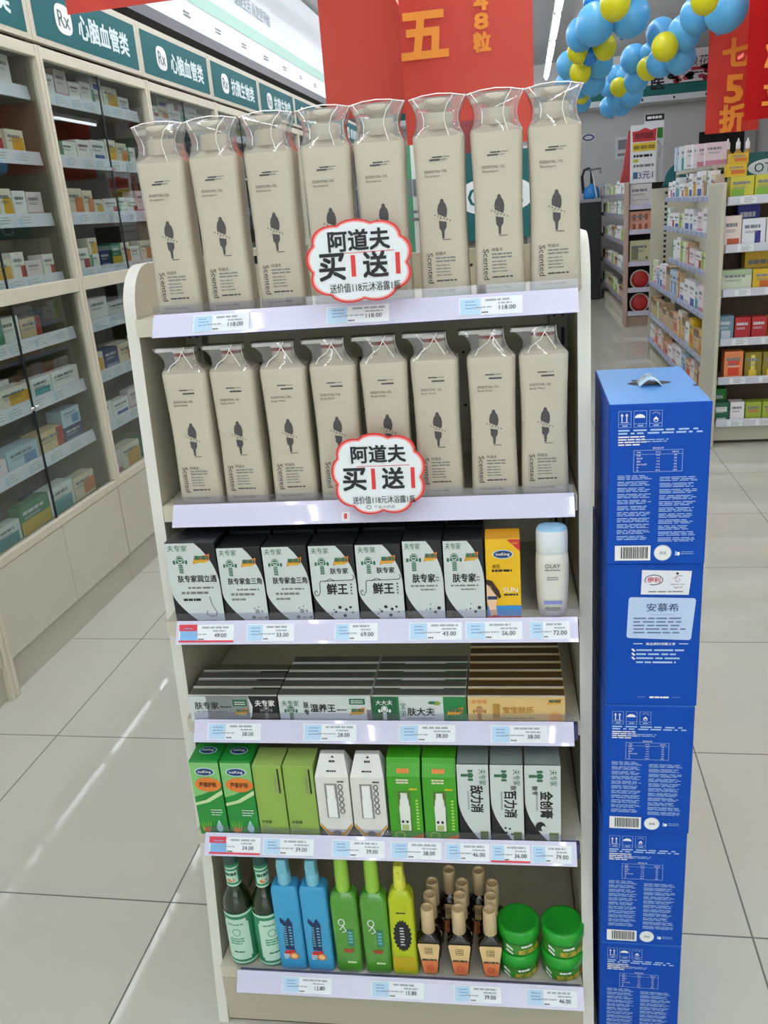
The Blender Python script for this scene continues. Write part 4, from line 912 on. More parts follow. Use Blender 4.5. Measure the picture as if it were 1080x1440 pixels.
# ------------------------------------------------------------------ medicine boxes: a few originals, copied everywhere
def md(base, accents, text=None, dark=False):
    """unit box 1x1x1, front at y=0, printing by accents (x0,y0,x1,y1,colour)"""
    mb = MB().box(-.5, .5, 0, 1, 0, 1, mat(base, .45, name='carton_' + base.strip('#')), .008)
    f = Face(mb, (-.5, 0, 0), eps=.006)
    for i, (a, b, c, d, col) in enumerate(accents): f.rect(a, b, c, d, mat(col, .5, name='carton_print_' + col.strip('#')), 1 + (i > 0))
    ink = mat('#cfcfd4' if dark else '#7d8288', .6, name='carton_lettering_pale' if dark else 'carton_lettering_dark')
    f.bars(.10, .66, .86, .80, 1, ink, .8, 3, seed=len(base) + int(base[1:3], 16), seg=.22, ragged=.2); f.bars(.12, .50, .75, .60, 2, ink, .4, 3, seed=9, seg=.6)
    return mb
DES = {
 'white medicine box with blue foot': lambda: md('#eeeef2', [(.2, .05, .9, .36, '#3f5fa6')]),
 'white medicine box with green end': lambda: md('#ecf0ea', [(0, 0, .25, 1, '#4f9a72')]),
 'plain white medicine box': lambda: md('#f0eeee', [(.1, .1, .9, .16, '#b9b6c4')]),
 'white medicine box with red corner': lambda: md('#f0ecea', [(.62, 0, 1, .55, '#a82a30')]),
 'yellow and white medicine box': lambda: md('#e6e0cf', [(.3, 0, .95, .72, '#d9a520')]),
 'pink and white medicine box': lambda: md('#e9d9de', [(0, 0, 1, .22, '#c98a9a')]),
 'orange and cream medicine box': lambda: md('#e2d3bb', [(.45, .1, 1, .7, '#cf7a3a')]),
 'dark blue medicine box': lambda: md('#343d6e', [(.1, .1, .9, .3, '#8f95b8')], dark=True),
 'green medicine box': lambda: md('#2c7a55', [(0, .0, 1, .45, '#d8b53a')], dark=True),
 'red and cream medicine box': lambda: md('#dcc39a', [(.72, 0, 1, 1, '#a83a2c')]),
 'teal and white medicine box': lambda: md('#dfe6e6', [(.1, 0, .9, .5, '#4a9aa0')]),
 'dark red medicine box': lambda: md('#8e2d30', [(.1, .15, .9, .3, '#d9c0b0')], dark=True),
 'lime and white medicine box': lambda: md('#e0e6cf', [(0, 0, .5, 1, '#a6bf3c')]),
 'pale blue medicine box': lambda: md('#b9cfe0', [(.5, .1, .9, .6, '#5f88b8')]),
 'brown and cream medicine box': lambda: md('#c8ad84', [(0, .7, 1, 1, '#7d5230')]),
 'peach medicine box': lambda: md('#e3b08c', [(.15, .2, .85, .6, '#c9583a')]),
}
DK = list(DES)
DSRC = {}
def med_box(kind, loc, rz, w, d, h, where, group):
    if kind not in DSRC: DSRC[kind] = o = DES[kind]().build('medicine_box')
    else: o = DSRC[kind].copy(); COL.objects.link(o)
    put(o, loc, rz, (w, d, h))
    return tag(o, kind + ', ' + where, 'medicine box', group)

# ------------------------------------------------------------------ glass-fronted wall cabinets on the left
CX = -1.65; P0, PITCH_B = 2.175, .912
CABIN = mat('#857c69', .6, name='cabinet_inside', noise=.03)
BAYN = ['nearest', 'second', 'third', 'fourth', 'fifth', 'sixth', 'seventh', 'eighth', 'ninth']
STRIPC = mat('#e6e6f4', .3, name='cabinet_price_strip', coat=.3)
SIGNS = ['心脑血管类', '心脑血管类', '心脑血管类', '心脑血管类', '抗微生物类', '抗微生物类', '消化系统类', '呼吸系统类', '解热镇痛类', '维生素类']
UP = [1.885, 1.672, 1.468, 1.262]; LO = [1.062, .862, .660]
SGN = mat('#0e5c5f', .6, name='teal_header_sign', spec=.2)
for b in range(-1, 8):
    y0 = P0 + b * PITCH_B; y1 = y0 + PITCH_B
    if b < 0: nm = 'cream glass-fronted wall cabinet at the left edge, nearest the camera'
    else: nm = f'glass-fronted wall cabinet with teal header sign, {BAYN[b]} along the left wall'
    c = thing('wall_cabinet', nm, 'wall cabinet', (0, 0, 0), 0, 'wall cabinets')
    c.location = (CX, y0, 0); L = PITCH_B; D = -.40
    mb = MB(); g = .0006
    full0, full1 = b in (0, 3, 6), b in (-1, 2, 5)          # every third division runs down to the floor
    mb.box(-.02, .012, g, .019, 0 if full0 else .4495, 2.015, WOOD(), .002); mb.box(-.02, .010, L - .019, L - g, 0 if full1 else .4495, 2.015, WOOD(), .002)
    lo0, lo1 = (.021 if full0 else .002), (L - .021 if full1 else L - .002)
    mb.box(-.02, .008, .0195, L - .0195, 1.19, 1.238, WOOD(), .002); mb.box(-.02, .008, .0195, L - .0195, 1.975, 2.013, WOOD(), .002); mb.box(-.02, .006, lo0 - .001, lo1 + .001, .418, .448, WOOD(), .002)
    mb.box(D, -.0205, g, .018, 0, 2.26, CABIN); mb.box(D, -.0205, L - .018, L - g, 0, 2.26, CABIN); mb.box(D, D + .012, .0185, L - .0185, .03, 2.26, CABIN)
    mb.box(D + .0125, -.0205, .0185, L - .0185, .405, .43, CABIN); mb.box(D + .0125, -.0205, .0185, L - .0185, 1.195, 1.225, CABIN); mb.box(D + .0125, -.0205, .0185, L - .0185, 1.985, 2.01, CABIN); mb.box(D + .0125, -.0205, .0185, L - .0185, 2.23, 2.26, CABIN)
    mb.build('frame', c)
    MB().box(-.03, -.012, lo0, lo1, 0, .118, mat('#b9b6a6', .5, name='cabinet_kick_board')).build('kick_board', c)
    for q in (0, 1):
        a = .021 + q * (L - .042) / 2; e = a + (L - .042) / 2 - .003
        da = lo0 + q * (lo1 - lo0) / 2; de = da + (lo1 - lo0) / 2 - .003
        MB().box(-.016, .003, da, de, .122, .415, mat('#c6c2b0', .45, name='drawer_front', noise=.03), .002).build('drawer', c)
        for zz0, zz1 in ((.45, 1.188), (1.24, 1.973)):
            gd = MB().box(-.012, -.007, a + .001, e - .001, zz0, zz1, GLASS).build('glass_door', c)
            ex = e - .012 if q == 0 else a
            MB().box(-.0068, -.004, (e - .006) if q == 0 else a, e if q == 0 else a + .002, zz0, zz1, mat('#07090a', .6, name='dark_glass_edge')).build('glass_edge', gd)
            MB().box(-.0065, .002, (e - .022) if q == 0 else a + .002, (e - .002) if q == 0 else a + .022, (zz0 + zz1) / 2 + .02, (zz0 + zz1) / 2 + .032, mat('#e8e8e8', .15, metal=.9, name='chrome_clip'), .002).build('door_clip', gd)
    for z in UP + LO:
        sh = MB().box(D + .0125, -.052, .0185, L - .0185, z - .03, z - .012, CABIN).build('shelf', c)
        mb = MB(); ss = [(-.052, z + .004), (-.047, z + .004), (-.040, z - .041), (-.052, z - .041)]; A = [(x, .019, zz) for x, zz in ss]; B = [(x, L - .019, zz) for x, zz in ss]
        mb.add(A + B, [(0, 1, 2, 3), (7, 6, 5, 4)] + [(i, i + 4, (i + 1) % 4 + 4, (i + 1) % 4) for i in range(4)], STRIPC)
        f = Face(mb, (-.0398, .019, z - .038), (0, 1, 0), (-.007, 0, .045), eps=.0006); R = random.Random(b * 31 + int(z * 100)); x = .01
        while x < L - .16:
            wv = .075 + R.random() * .03; f.rect(x, .002, x + wv, .031, mat('#e4e8f0', .5, name='pale_tag'), 1); f.rect(x + .002, .004, x + .026, .029, mat('#c6d8ea', .5, name='pale_blue_tag'), 2); f.bars(x + .03, .006, x + wv - .004, .034, 3, TAGINK, .3, 2, seed=int(x * 100)); x += wv + .01 + R.random() * .06
        mb.build('price_strip', sh)
    mb = MB(); mb.box(-.02, -.001, .002, L - .002, 2.03, 2.25, mat('#c2bca8', .5, name='header_frame')); f = Face(mb, (-.001, .002, 2.03), (0, 1, 0), (0, 0, 1), eps=.001); W = L - .004
    f.rect(.028, .018, W - .028, .195, SGN, 1)
    for i in range(12):
        pass
    pts = []
    for i in range(28): a = 2 * pi * i / 28; pts.append((.245 + .062 * (abs(cos(a)) ** .7) * (1 if cos(a) > 0 else -1), .105 + .05 * (abs(sin(a)) ** .7) * (1 if sin(a) > 0 else -1)))
    f.poly(pts, WHITE, 2); f.text('Rx', .245, .105, .055, mat('#2b5a5c', .5, name='dark_teal_ink'), bold=.01, k=3)
    f.text(SIGNS[b + 1], .575, .103, .085, mat('#dfeeee', .5, name='sign_lettering'), w=.44, bold=.03, k=2)
    mb.build('header_sign', c)

def fill_row(place, names, loc0, along, rz, span, depth_dir, hmax, wr, seed, group, kinds, backrow=.5, stack=.35):
    """boxes side by side from loc0 along a direction; faces the aisle"""
    R = random.Random(seed); x = .006; i = 0; al = Vector(along); dd = Vector(depth_dir)
    while True:
        w = wr[0] + R.random() * (wr[1] - wr[0]); h = hmax * (.58 + .40 * R.random()); d = .035 + R.random() * .03
        if x + w > span: break
        if R.random() < .04: x += .02
        kind = kinds[int(R.random() * len(kinds))]
        p = Vector(loc0) + al * (x + w / 2)
        nth = NTH[i] if i < len(NTH) else f'number {i + 1}'
        med_box(kind, p, rz, w, d, h, f'{nth} on {place}', group)
        if h < hmax * .62 and R.random() < stack:
            med_box(kinds[int(R.random() * len(kinds))], p + Vector((0, 0, h + .0005)), rz, w * .96, d, min(h, max(.03, hmax * 1.35 - h)), f'atop the {nth} of {place}', group)
        elif R.random() < backrow:
            med_box(kinds[int(R.random() * len(kinds))], p + dd * (d + .01), rz, w * .9, d, hmax * (.6 + .35 * R.random()), f'behind the {nth} of {place}', group)
        x += w + .003 + .006 * R.random(); i += 1
pale = ['plain white medicine box', 'plain white medicine box', 'white medicine box with blue foot', 'white medicine box with green end', 'pink and white medicine box', 'teal and white medicine box', 'yellow and white medicine box', 'white medicine box with red corner', 'orange and cream medicine box']
mixed = pale + ['dark blue medicine box', 'red and cream medicine box', 'green medicine box', 'brown and cream medicine box', 'dark red medicine box', 'pale blue medicine box', 'lime and white medicine box']
low = pale + ['red and cream medicine box', 'orange and cream medicine box', 'yellow and white medicine box', 'green medicine box', 'pale blue medicine box', 'plain white medicine box', 'red and cream medicine box', 'dark blue medicine box']
for b, rows in ((0, UP + LO + [.442]), (1, UP + LO + [.442]), (2, UP[:2]), (3, UP[:2])):
    for k, z in enumerate(rows):
        zz = z - .0115 if z > .45 else .4305
        gap = .105
        up = z > 1.24
        fill_row(f'{("top", "second", "third", "fourth", "fifth", "sixth", "seventh", "lowest")[k]} shelf, {BAYN[b]} wall cabinet', None, (CX - .056, P0 + b * PITCH_B + .022, zz), (0, 1, 0), pi / 2, PITCH_B - .05, (-1, 0, 0), gap, (.07, .14) if up else (.11, .20), 11 + b * 17 + k, f'medicine boxes in the {BAYN[b]} wall cabinet', pale if (up and k < 3) else low, .12, .42)

# ------------------------------------------------------------------ gondola behind the display rack (seen between the bottles)
gb = thing('gondola_shelf', 'low gondola with a rounded teal header directly behind the display rack', 'gondola shelf', RP(0, .415, 0), PSI)
MB().box(-.03, .62, .0, .02, .06, 1.20, CREAM).box(-.03, .62, .0, .34, 0, .10, CREAM).build('carcass', gb)
MB().box(-.03, .62, .021, .33, 1.19, 1.21, CREAM).box(-.03, .62, .325, .345, 1.17, 1.215, LILAC).build('shelf', gb)
mb = MB(); pts = [(.36, 0)] + [(.64, 0)] + [(.58 + .06 * cos(a * pi / 12), .10 + .06 * sin(a * pi / 12)) for a in range(7)] + [(.42 - .06 * sin(a * pi / 12), .10 + .06 * cos(a * pi / 12)) for a in range(7)]
A = [(x - .01, .24, z + 1.315) for x, z in pts]; B = [(x - .01, .255, z + 1.315) for x, z in pts]; n = len(pts)
mb.add(A + B, [list(range(n)), list(range(n, 2 * n))[::-1]] + [(i, i + n, (i + 1) % n + n, (i + 1) % n) for i in range(n)], TEAL)
f = Face(mb, (0, .24, 1.315), eps=.0006); f.poly([(.50 + .075 * cos(2 * pi * i / 30), .08 + .036 * sin(2 * pi * i / 30)) for i in range(30)], PAPER); f.text('OTC', .50, .08, .036, TEAL, bold=.01)
mb.build('header', gb)
MB().box(.42, .56, .2555, .27, 1.2105, 1.33, GREYINK).build('header_post', gb)
for i, (x, w, h, kd) in enumerate(((.33, .05, .29, 'white medicine box with green end'), (.43, .075, .325, 'dark red medicine box'), (.56, .07, .27, 'pink and white medicine box'))):
    med_box(kd, RP(x + .02, .415 + .275, 1.2105), PSI, w, .04, h, f'on the gondola behind the display rack, {NTH[i]} from left', 'boxes behind the display rack')

# ------------------------------------------------------------------ red hanging banners
def banner(x0, x1, y, z0, z1, label, letters, tone='#c8322a', through=.10, bend=.02):
    r = thing('hanging_banner', label, 'banner', (x0, y, z0))
    w, h = x1 - x0, z1 - z0; M_ = cloth_mat('red_banner_cloth_' + tone.strip('#'), tone, through); mb = MB(); nx, nz = 10, 8
    vs = [(w * i / nx, bend * sin(i / nx * 5 + y) * (1 - j / nz * .7), h * j / nz) for j in range(nz + 1) for i in range(nx + 1)]
    mb.add(vs, [(j * (nx + 1) + i, j * (nx + 1) + i + 1, (j + 1) * (nx + 1) + i + 1, (j + 1) * (nx + 1) + i) for j in range(nz) for i in range(nx)], M_, True); mb.build('cloth', r)
    MB().tube([(-.01, 0, h), (w + .01, 0, h)], .008, GREYINK).tube([(.05, 0, h), (.05, 0, max(h + .02, ZC - z0 - .005))], .0015, GREYINK).tube([(w - .05, 0, h), (w - .05, 0, max(h + .02, ZC - z0 - .005))], .0015, GREYINK).build('hanging_rod', r)
    if letters:
        mb = MB(); f = Face(mb, (0, -bend - .004, 0)); Y_ = mat('#e8912a', .6, name='banner_lettering')
        for t, cx, cy, hh, ww in letters: f.text(t, cx, cy, hh, Y_, w=ww, bold=.05)
        mb.build('lettering', r)
    return r
banner(-.322, .033, 2.6, 1.537, 2.5, 'red banner hanging behind the top bottles, with large orange characters', [('五', .066, .286, .105, .120), ('8', .220, .304, .036, .036), ('4', .220, .348, .036, .036), ('粒', .220, .254, .045, .044)], '#d85e52', .04, .008)
banner(-.575, -.19, 2.75, 1.652, 2.5, 'red banner hanging just behind the one with large orange characters', None, '#cc564b', .04, .008)
banner(-.98, -.42, 2.0, 1.842, 2.5, 'red banner at the top left corner before the wall cabinets', None, '#d4554a', .04, .006)
banner(.926, 1.185, 5.0, 1.636, 2.75, 'red banner with orange discount lettering behind the blue and yellow balloons', [('七', .135, .365, .12, .13), ('5', .13, .20, .12, .08), ('折', .13, .065, .12, .12)], '#e04a42', .14, .01)
banner(1.022, 1.42, 4.6, 1.660, 2.75, 'darker red banner at the right edge overlapping the discount banner', [('立', .13, .11, .1, .1), ('减', .13, .26, .1, .1)], '#c22628', .14, .01)
for i, (x, y) in enumerate(((1.9, 8.5), (2.3, 10.5), (2.72, 12.4))): banner(x, x + .75, y, 2.16, 2.95, f'red banner over the far right aisle beyond the discount banner, {NTH[i]} nearest', None, '#c8322a', .08)

# ------------------------------------------------------------------ balloon garland
def px(u, v, y):
    """the place at depth y met by a sight line of the photograph (used to read positions off once)"""
    d = (r2 * ((u - 540) / F_PX) + d2 * ((v - 720) / F_PX) + fw); t = y / d.y
    return Vector((0, 0, CAM_H)) + d * t
BAL = {'blue': mat('#58ace2', .36, name='blue_balloon', coat=.12), 'yellow': mat('#d9d318', .36, name='yellow_balloon', coat=.12), 'deep blue': mat('#1e78c8', .22, name='deep_blue_balloon', coat=.12)}
BSRC = {}
def balloon(c, p, r, label):
    if c not in BSRC:
        mb = MB(); n = 16; prof = [(max(.001, sin(pi * i / n) * (1 + .0 * cos(pi * i / n))), -cos(pi * i / n) * (1.12 if i < n / 2 else 1.0)) for i in range(n + 1)]
        mb.lathe(prof, BAL[c], 24, cap0=False, cap1=False); mb.lathe([(.03, -1.10), (.10, -1.2)], BAL[c], 10); BSRC[c] = o = mb.build('balloon')
    else: o = BSRC[c].copy(); COL.objects.link(o)
    put(o, p, 0, (r, r, r)); R = random.Random(int(p.x * 9999)); o.rotation_euler = (R.uniform(-.5, .5), R.uniform(-.5, .5), 0)
    return tag(o, label, 'balloon', f'{c} balloons of the garland')
LEFTS = [('blue', 817, 142, 12, .05), ('yellow', 817, 133, 10, 0), ('blue', 812, 123, 14, .05), ('blue', 797, 118, 14, .08), ('blue', 833, 114, 16, .04), ('yellow', 816, 101, 13, -.1), ('blue', 800, 90, 15, .02), ('blue', 843, 88, 16, .06), ('deep blue', 829, 77, 11, -.04), ('yellow', 813, 72, 13, .0), ('yellow', 849, 65, 14.5, .05), ('blue', 818, 47, 18.5, .05), ('blue', 838, 32, 23, -.05), ('blue', 887, 22, 22.5, .0), ('deep blue', 836, 0, 13, .1), ('yellow', 865, 4, 18, -.15), ('blue', 868, -14, 22, .12)]
MIDS = [('blue', 857, 150, 12, 0), ('blue', 875, 148, 11.5, .02), ('blue', 868, 137, 13, .0), ('blue', 888, 132, 14, .03), ('blue', 854, 122, 10, .1), ('yellow', 870, 122, 10.5, -.12), ('blue', 867, 105, 11, .08), ('blue', 878, 106, 10, .12), ('blue', 895, 112, 14.5, .0), ('blue', 892, 82, 16, .05), ('yellow', 911, 96, 13, -.03), ('blue', 913, 74, 11, .15), ('blue', 928, 88, 16, -.08), ('blue', 930, 47, 17.5, .03), ('yellow', 935, 65, 15.5, -.2), ('blue', 957, 80, 17.5, .02), ('blue', 963, 44, 19, .0), ('blue', 981, 20, 20, .0), ('blue', 1022, 12, 24, -.1), ('yellow', 991, -2, 16, -.25), ('blue', 1000, -25, 22, .1)]
for i, (c, u, v, r, dy) in enumerate(LEFTS):
    y = 5.9 - .9 * i / 16 + dy; balloon(c, px(u, v, y), r * y / F_PX * 1.02, f'{c} balloon, {NTH[i]} from the bottom of the left balloon strand')
for i, (c, u, v, r, dy) in enumerate(MIDS):
    y = 6.4 - 1.75 * i / 20 + dy; balloon(c, px(u, v, y), r * y / F_PX * 1.02, f'{c} balloon, {NTH[i] if i < 18 else ("nineteenth", "twentieth", "last")[i - 18]} from the bottom of the right balloon strand')
mb = MB(); mb.tube([px(*q) for q in ((817, 142, 5.95), (812, 110, 5.8), (830, 77, 5.55), (838, 40, 5.3), (868, -16, 5.1))] + [(px(868, -16, 5.1).x, 5.1, ZC - .004)], .004, WHITE)
tag(mb.build('balloon_string'), 'white string carrying the left balloon strand', 'string')
mb = MB(); mb.tube([px(*q) for q in ((860, 150, 6.45), (872, 120, 6.3), (900, 95, 5.9), (945, 60, 5.4), (1000, 5, 4.8), (1003, -25, 4.75))] + [(px(1003, -25, 4.75).x, 4.75, ZC - .004)], .004, WHITE)
tag(mb.build('balloon_string'), 'white string carrying the right balloon strand', 'string')

# ------------------------------------------------------------------ right-hand gondola with end cap
GP = mat('#c6c1ae', .5, name='gondola_post')
GST = mat('#9fa3c4', .35, name='gondola_price_strip', coat=.3); WST = mat('#cfd2dc', .3, name='white_price_strip', coat=.4)
BRB = mat('#6a5648', .7, name='brown_end_back')  # brown back board of the end cap
g1 = thing('gondola_shelf', 'cream gondola of medicine shelves with an end cap and teal OTC header, on the right', 'gondola shelf', (0, 0, 0))
SIDE = [1.333, 1.135, .920, .674, .415, .205]; ENDZ = [1.324, 1.088, .861, .601, .389, .150]
MB().box(1.40, 1.42, 5.25, 7.74, .05, 1.40, GP).build('back_panel', g1)
MB().box(1.000, 1.022, 4.86, 5.225, 0, 1.395, GP, .004).build('end_panel', g1); MB().box(1.93, 1.952, 4.86, 5.225, 0, 1.395, GP, .004).build('end_panel', g1)
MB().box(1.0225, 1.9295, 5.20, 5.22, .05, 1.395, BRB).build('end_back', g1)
mb = MB().box(1.04, 1.80, 7.745, 7.765, 0, 1.40, GP); f = Face(mb, (1.04, 7.745, 0))
for i in range(26): f.rect(.105, .3 + i * .042, .125, .322 + i * .042, DARK)
mb.build('far_panel', g1)
MB().box(1.0225, 1.9295, 4.93, 5.19, .02, .10, GP).box(1.06, 1.40, 5.26, 7.74, .0, .09, GP).build('plinth', g1)
for z in ENDZ:
    sh = MB().box(1.0225, 1.9295, 4.905, 5.195, z - .045, z - .025, GP).build('shelf', g1)
    mb = MB().box(1.034, 1.925, 4.885, 4.904, z - .042, z, WST, .003); f = Face(mb, (1.034, 4.885, z - .042), eps=.001)
    for i in range(6): f.rect(.06 + i * .15, .004, .14 + i * .15, .036, PAPER); f.bars(.08 + i * .15, .008, .135 + i * .15, .034, 3, GREYINK, .3, 2, seed=i)
    mb.build('price_strip', sh)
for k, z in enumerate(SIDE):
    far = (6.95, 7.0, 6.7, 7.7, 7.7, 7.7)[k]
    sh = MB().box(1.045, 1.395, 5.27, far, z - .034, z - .016, GP).build('shelf', g1)
    for a, b in ((5.27, min(far, 6.30)), (6.315, far)):
        if b - a < .1: continue
        mb = MB().box(1.028, 1.0445, a, b, z - .034, z, GST, .003); f = Face(mb, (1.028, b, z - .034), (0, -1, 0), (0, 0, 1), eps=.001)
        for i in range(int((b - a) / .16)): f.rect(.03 + i * .16, .004, .11 + i * .16, .03, mat('#b4c2da', .5, name='dim_tag')); f.bars(.05 + i * .16, .006, .1 + i * .16, .028, 2, GREYINK, .3, 2, seed=i)
        mb.build('price_strip', sh)
mb = MB(); pts = [(1.075, 0), (1.90, 0), (1.90, .14)] + [(1.20 - .115 * sin(a * pi / 16), .025 + .125 * cos(a * pi / 16)) for a in range(9)]
A = [(x, 5.16, 1.385 + z) for x, z in pts]; B = [(x, 5.18, 1.385 + z) for x, z in pts]; n = len(pts)
mb.add(A + B, [list(range(n)), list(range(n, 2 * n))[::-1]] + [(i, i + n, (i + 1) % n + n, (i + 1) % n) for i in range(n)], TEAL)
f = Face(mb, (0, 5.16, 1.385), eps=.001); f.poly([(1.29 + .105 * cos(2 * pi * i / 30), .072 + .042 * sin(2 * pi * i / 30)) for i in range(30)], mat('#d4e4ea', .5, name='pale_oval')); f.text('OTC', 1.285, .072, .046, mat('#1d3c44', .5, name='header_ink'), bold=.01, k=2); mb.build('header', g1)
NEARW = 'right gondola'
# end cap goods
def ec(kind, x0, x1, z, h, where, y=4.915, d=.08): med_box(kind, ((x0 + x1) / 2, y, z - .0245), 0, x1 - x0, d, h, where, 'boxes on the end cap')
DES['yellow green medicine box'] = lambda: md('#c9c23a', [(.05, .1, .6, .5, '#7fae3a')])
DES['bright yellow medicine box'] = lambda: md('#d8b21e', [(.2, .2, .9, .5, '#c86a1e')])
DES['royal blue medicine box'] = lambda: md('#2c2f9a', [(.6, .2, .8, .35, '#7f55b8')], dark=True)
DES['white box with navy bar'] = lambda: md('#e6e8ee', [(.55, .05, .8, .58, '#2f2f80')])
DES['white box with orange picture'] = lambda: md('#ead9d0', [(.2, .06, .9, .32, '#b8562c')])
DES['white box with green leaf'] = lambda: md('#dfe8dc', [(.35, .05, 1, .9, '#1f7f3a')])
DES['pale green medicine box'] = lambda: md('#cfd9c0', [(0, .75, 1, 1, '#a9c09a')])
DES['red tin box'] = lambda: md('#b3242c', [(.1, .1, .9, .2, '#d96a6a')], dark=True)
DES['slate blue pouch box'] = lambda: md('#6f8fa0', [(.2, .05, .8, .45, '#c4ccd8')], dark=True)
DES['orange medicine box with red panel'] = lambda: md('#e88a55', [(.2, .18, .8, .7, '#d2401f'), (.2, .45, .8, .52, '#f0b090')])
DES['olive box with yellow thermometer print'] = lambda: md('#8c7a1e', [(.35, .35, .6, .9, '#e2d26a'), (.25, .12, .7, .36, '#e2c43a')])
DES['dark green patterned box'] = lambda: md('#1e5f48', [(.15, .55, .85, .8, '#d2e6da'), (.2, .1, .8, .25, '#d2e6da')], dark=True)
DES['lime tea box'] = lambda: md('#9fb43c', [(.2, .5, .8, .62, '#d8763a')])
DES['vivid green box'] = lambda: md('#1c8a34', [(.1, .4, .9, .5, '#3fae52')], dark=True)
z = ENDZ[0]
for i, (a, b) in enumerate(((1.05, 1.165), (1.17, 1.29), (1.295, 1.41), (1.415, 1.53))): ec('yellow green medicine box', a, b, z, .12, f'{NTH[i]} on the top end cap shelf of the {NEARW}')
ec('bright yellow medicine box', 1.03, 1.125, z + .1205, .06, 'lying on the yellow green boxes left of the OTC header'); ec('bright yellow medicine box', 1.045, 1.13, z + .181, .05, 'topmost, beside the OTC header')
z = ENDZ[1]
ec('white box with orange picture', 1.030, 1.115, z, .165, 'left end of the second end cap shelf'); ec('white box with navy bar', 1.120, 1.235, z, .145, 'second end cap shelf, second from left'); ec('white box with green leaf', 1.24, 1.37, z, .145, 'second end cap shelf, third from left')
ec('royal blue medicine box', 1.115, 1.225, z, .225, 'standing behind the white boxes of the second end cap shelf', 5.01)
z = ENDZ[2]
ec('pale green medicine box', 1.030, 1.182, z, .118, 'left end of the third end cap shelf'); ec('bright yellow medicine box', 1.188, 1.36, z, .115, 'third end cap shelf, at the front'); ec('bright yellow medicine box', 1.165, 1.34, z, .20, 'third end cap shelf, taller one behind', 5.01)
z = ENDZ[3]
ec('slate blue pouch box', 1.028, 1.105, z, .14, 'left end of the fourth end cap shelf'); ec('red tin box', 1.112, 1.192, z, .128, 'fourth end cap shelf, left of two'); ec('red tin box', 1.198, 1.276, z, .128, 'fourth end cap shelf, right of two'); ec('bright yellow medicine box', 1.283, 1.38, z, .125, 'right of the two red tin boxes')
z = ENDZ[4]
ec('orange medicine box with red panel', 1.068, 1.165, z, .16, 'fifth end cap shelf'); ec('olive box with yellow thermometer print', 1.176, 1.262, z, .15, 'fifth end cap shelf, beside the orange box'); ec('olive box with yellow thermometer print', 1.268, 1.36, z, .15, 'fifth end cap shelf, right one')
z = ENDZ[5]
ec('dark green patterned box', 1.026, 1.108, z, .115, 'left end of the lowest end cap shelf'); ec('plain white medicine box', 1.114, 1.188, z, .115, 'lowest end cap shelf, between green boxes'); ec('lime tea box', 1.194, 1.278, z, .112, 'lowest end cap shelf, left of two'); ec('lime tea box', 1.284, 1.37, z, .112, 'lowest end cap shelf, right of two'); ec('vivid green box', 1.03, 1.11, z, .175, 'behind the dark green patterned box', 5.01)
# long side goods
for k, z in enumerate(SIDE):
    far = (6.95, 7.0, 6.7, 7.7, 7.7, 7.7)[k]
    hm = (.16, .15, .17, .19, .2, .16)[k]
    kk = [pale, mixed, mixed, mixed, ['yellow and white medicine box', 'brown and cream medicine box', 'peach medicine box', 'bright yellow medicine box', 'plain white medicine box', 'lime and white medicine box'], ['plain white medicine box', 'peach medicine box', 'pale blue medicine box', 'red and cream medicine box', 'pink and white medicine box']][k]
    fill_row(f'{("top", "second", "third", "fourth", "fifth", "lowest")[k]} side shelf, {NEARW}', None, (1.049, far - .01, z - .0155), (0, -1, 0), -pi / 2, far - 5.30, (1, 0, 0), hm, (.11, .20), 300 + k, f'boxes on the side of the {NEARW}', kk, .1, .1)
# goods standing on the gondola top, beyond the header
for i, (u, v0, v1, y, kd, w) in enumerate(((955, 236, 266, 6.7, 'pale blue medicine box', .12), (961, 236, 266, 6.45, 'teal and white medicine box', .12), (969, 236, 266, 6.2, 'plain white medicine box', .12), (977, 236, 266, 6.05, 'plain white medicine box', .10), (986, 232, 256, 5.9, 'pink and white medicine box', .12), (998, 232, 254, 5.72, 'pink and white medicine box', .12))):
    p = px(u, v1, y); med_box(kd, (p.x + .03, y, 1.3355 + .165), 0, w, .05, .155 - .006 * i, f'on top of the {NEARW}, {NTH[i]} from the left', 'boxes on top of the gondola')
MB_top = MB().box(1.10, 1.38, 5.60, 6.95, 1.48, 1.50, GP).box(1.10, 1.12, 5.60, 5.62, 1.3175, 1.48, GP).box(1.10, 1.12, 6.93, 6.95, 1.3175, 1.48, GP).box(1.36, 1.38, 5.60, 5.62, 1.3175, 1.48, GP).box(1.36, 1.38, 6.93, 6.95, 1.3175, 1.48, GP)
MB_top.build('top_riser', g1)
mb = MB(); pts = [(1.10, 0), (1.50, 0), (1.50, .17)] + [(1.24 - .12 * sin(a * pi / 16), .05 + .12 * cos(a * pi / 16)) for a in range(9)]
A = [(x, 7.60, 1.41 + z) for x, z in pts]; B = [(x, 7.62, 1.41 + z) for x, z in pts]; n = len(pts)
mb.add(A + B, [list(range(n)), list(range(n, 2 * n))[::-1]] + [(i, i + n, (i + 1) % n + n, (i + 1) % n) for i in range(n)], TEAL)
f = Face(mb, (0, 7.60, 1.41), eps=.002); f.ring(1.34, .08, .06, .05, .012, PAPER); mb.build('far_header', g1)
def mk_drop():
    r = empty('medicine_bottle'); MB().lathe([(.020, 0), (.022, .004), (.022, .06), (.012, .075), (.011, .08)], mat('#b08a3a', .3, name='amber_bottle')).build('body', r)
    MB().lathe([(.013, .08), (.013, .115), (.006, .125), (.004, .14)], WHITE).build('cap', r); return r
KD = Kind(mk_drop)
for i, x in enumerate((1.20, 1.27, 1.335)): KD.new((x, 5.75 + .05 * i, 1.5), 0, f'amber bottle with white cap standing on top of the right gondola, {NTH[i]} from the left', 'medicine bottle', 'amber bottles on the gondola')

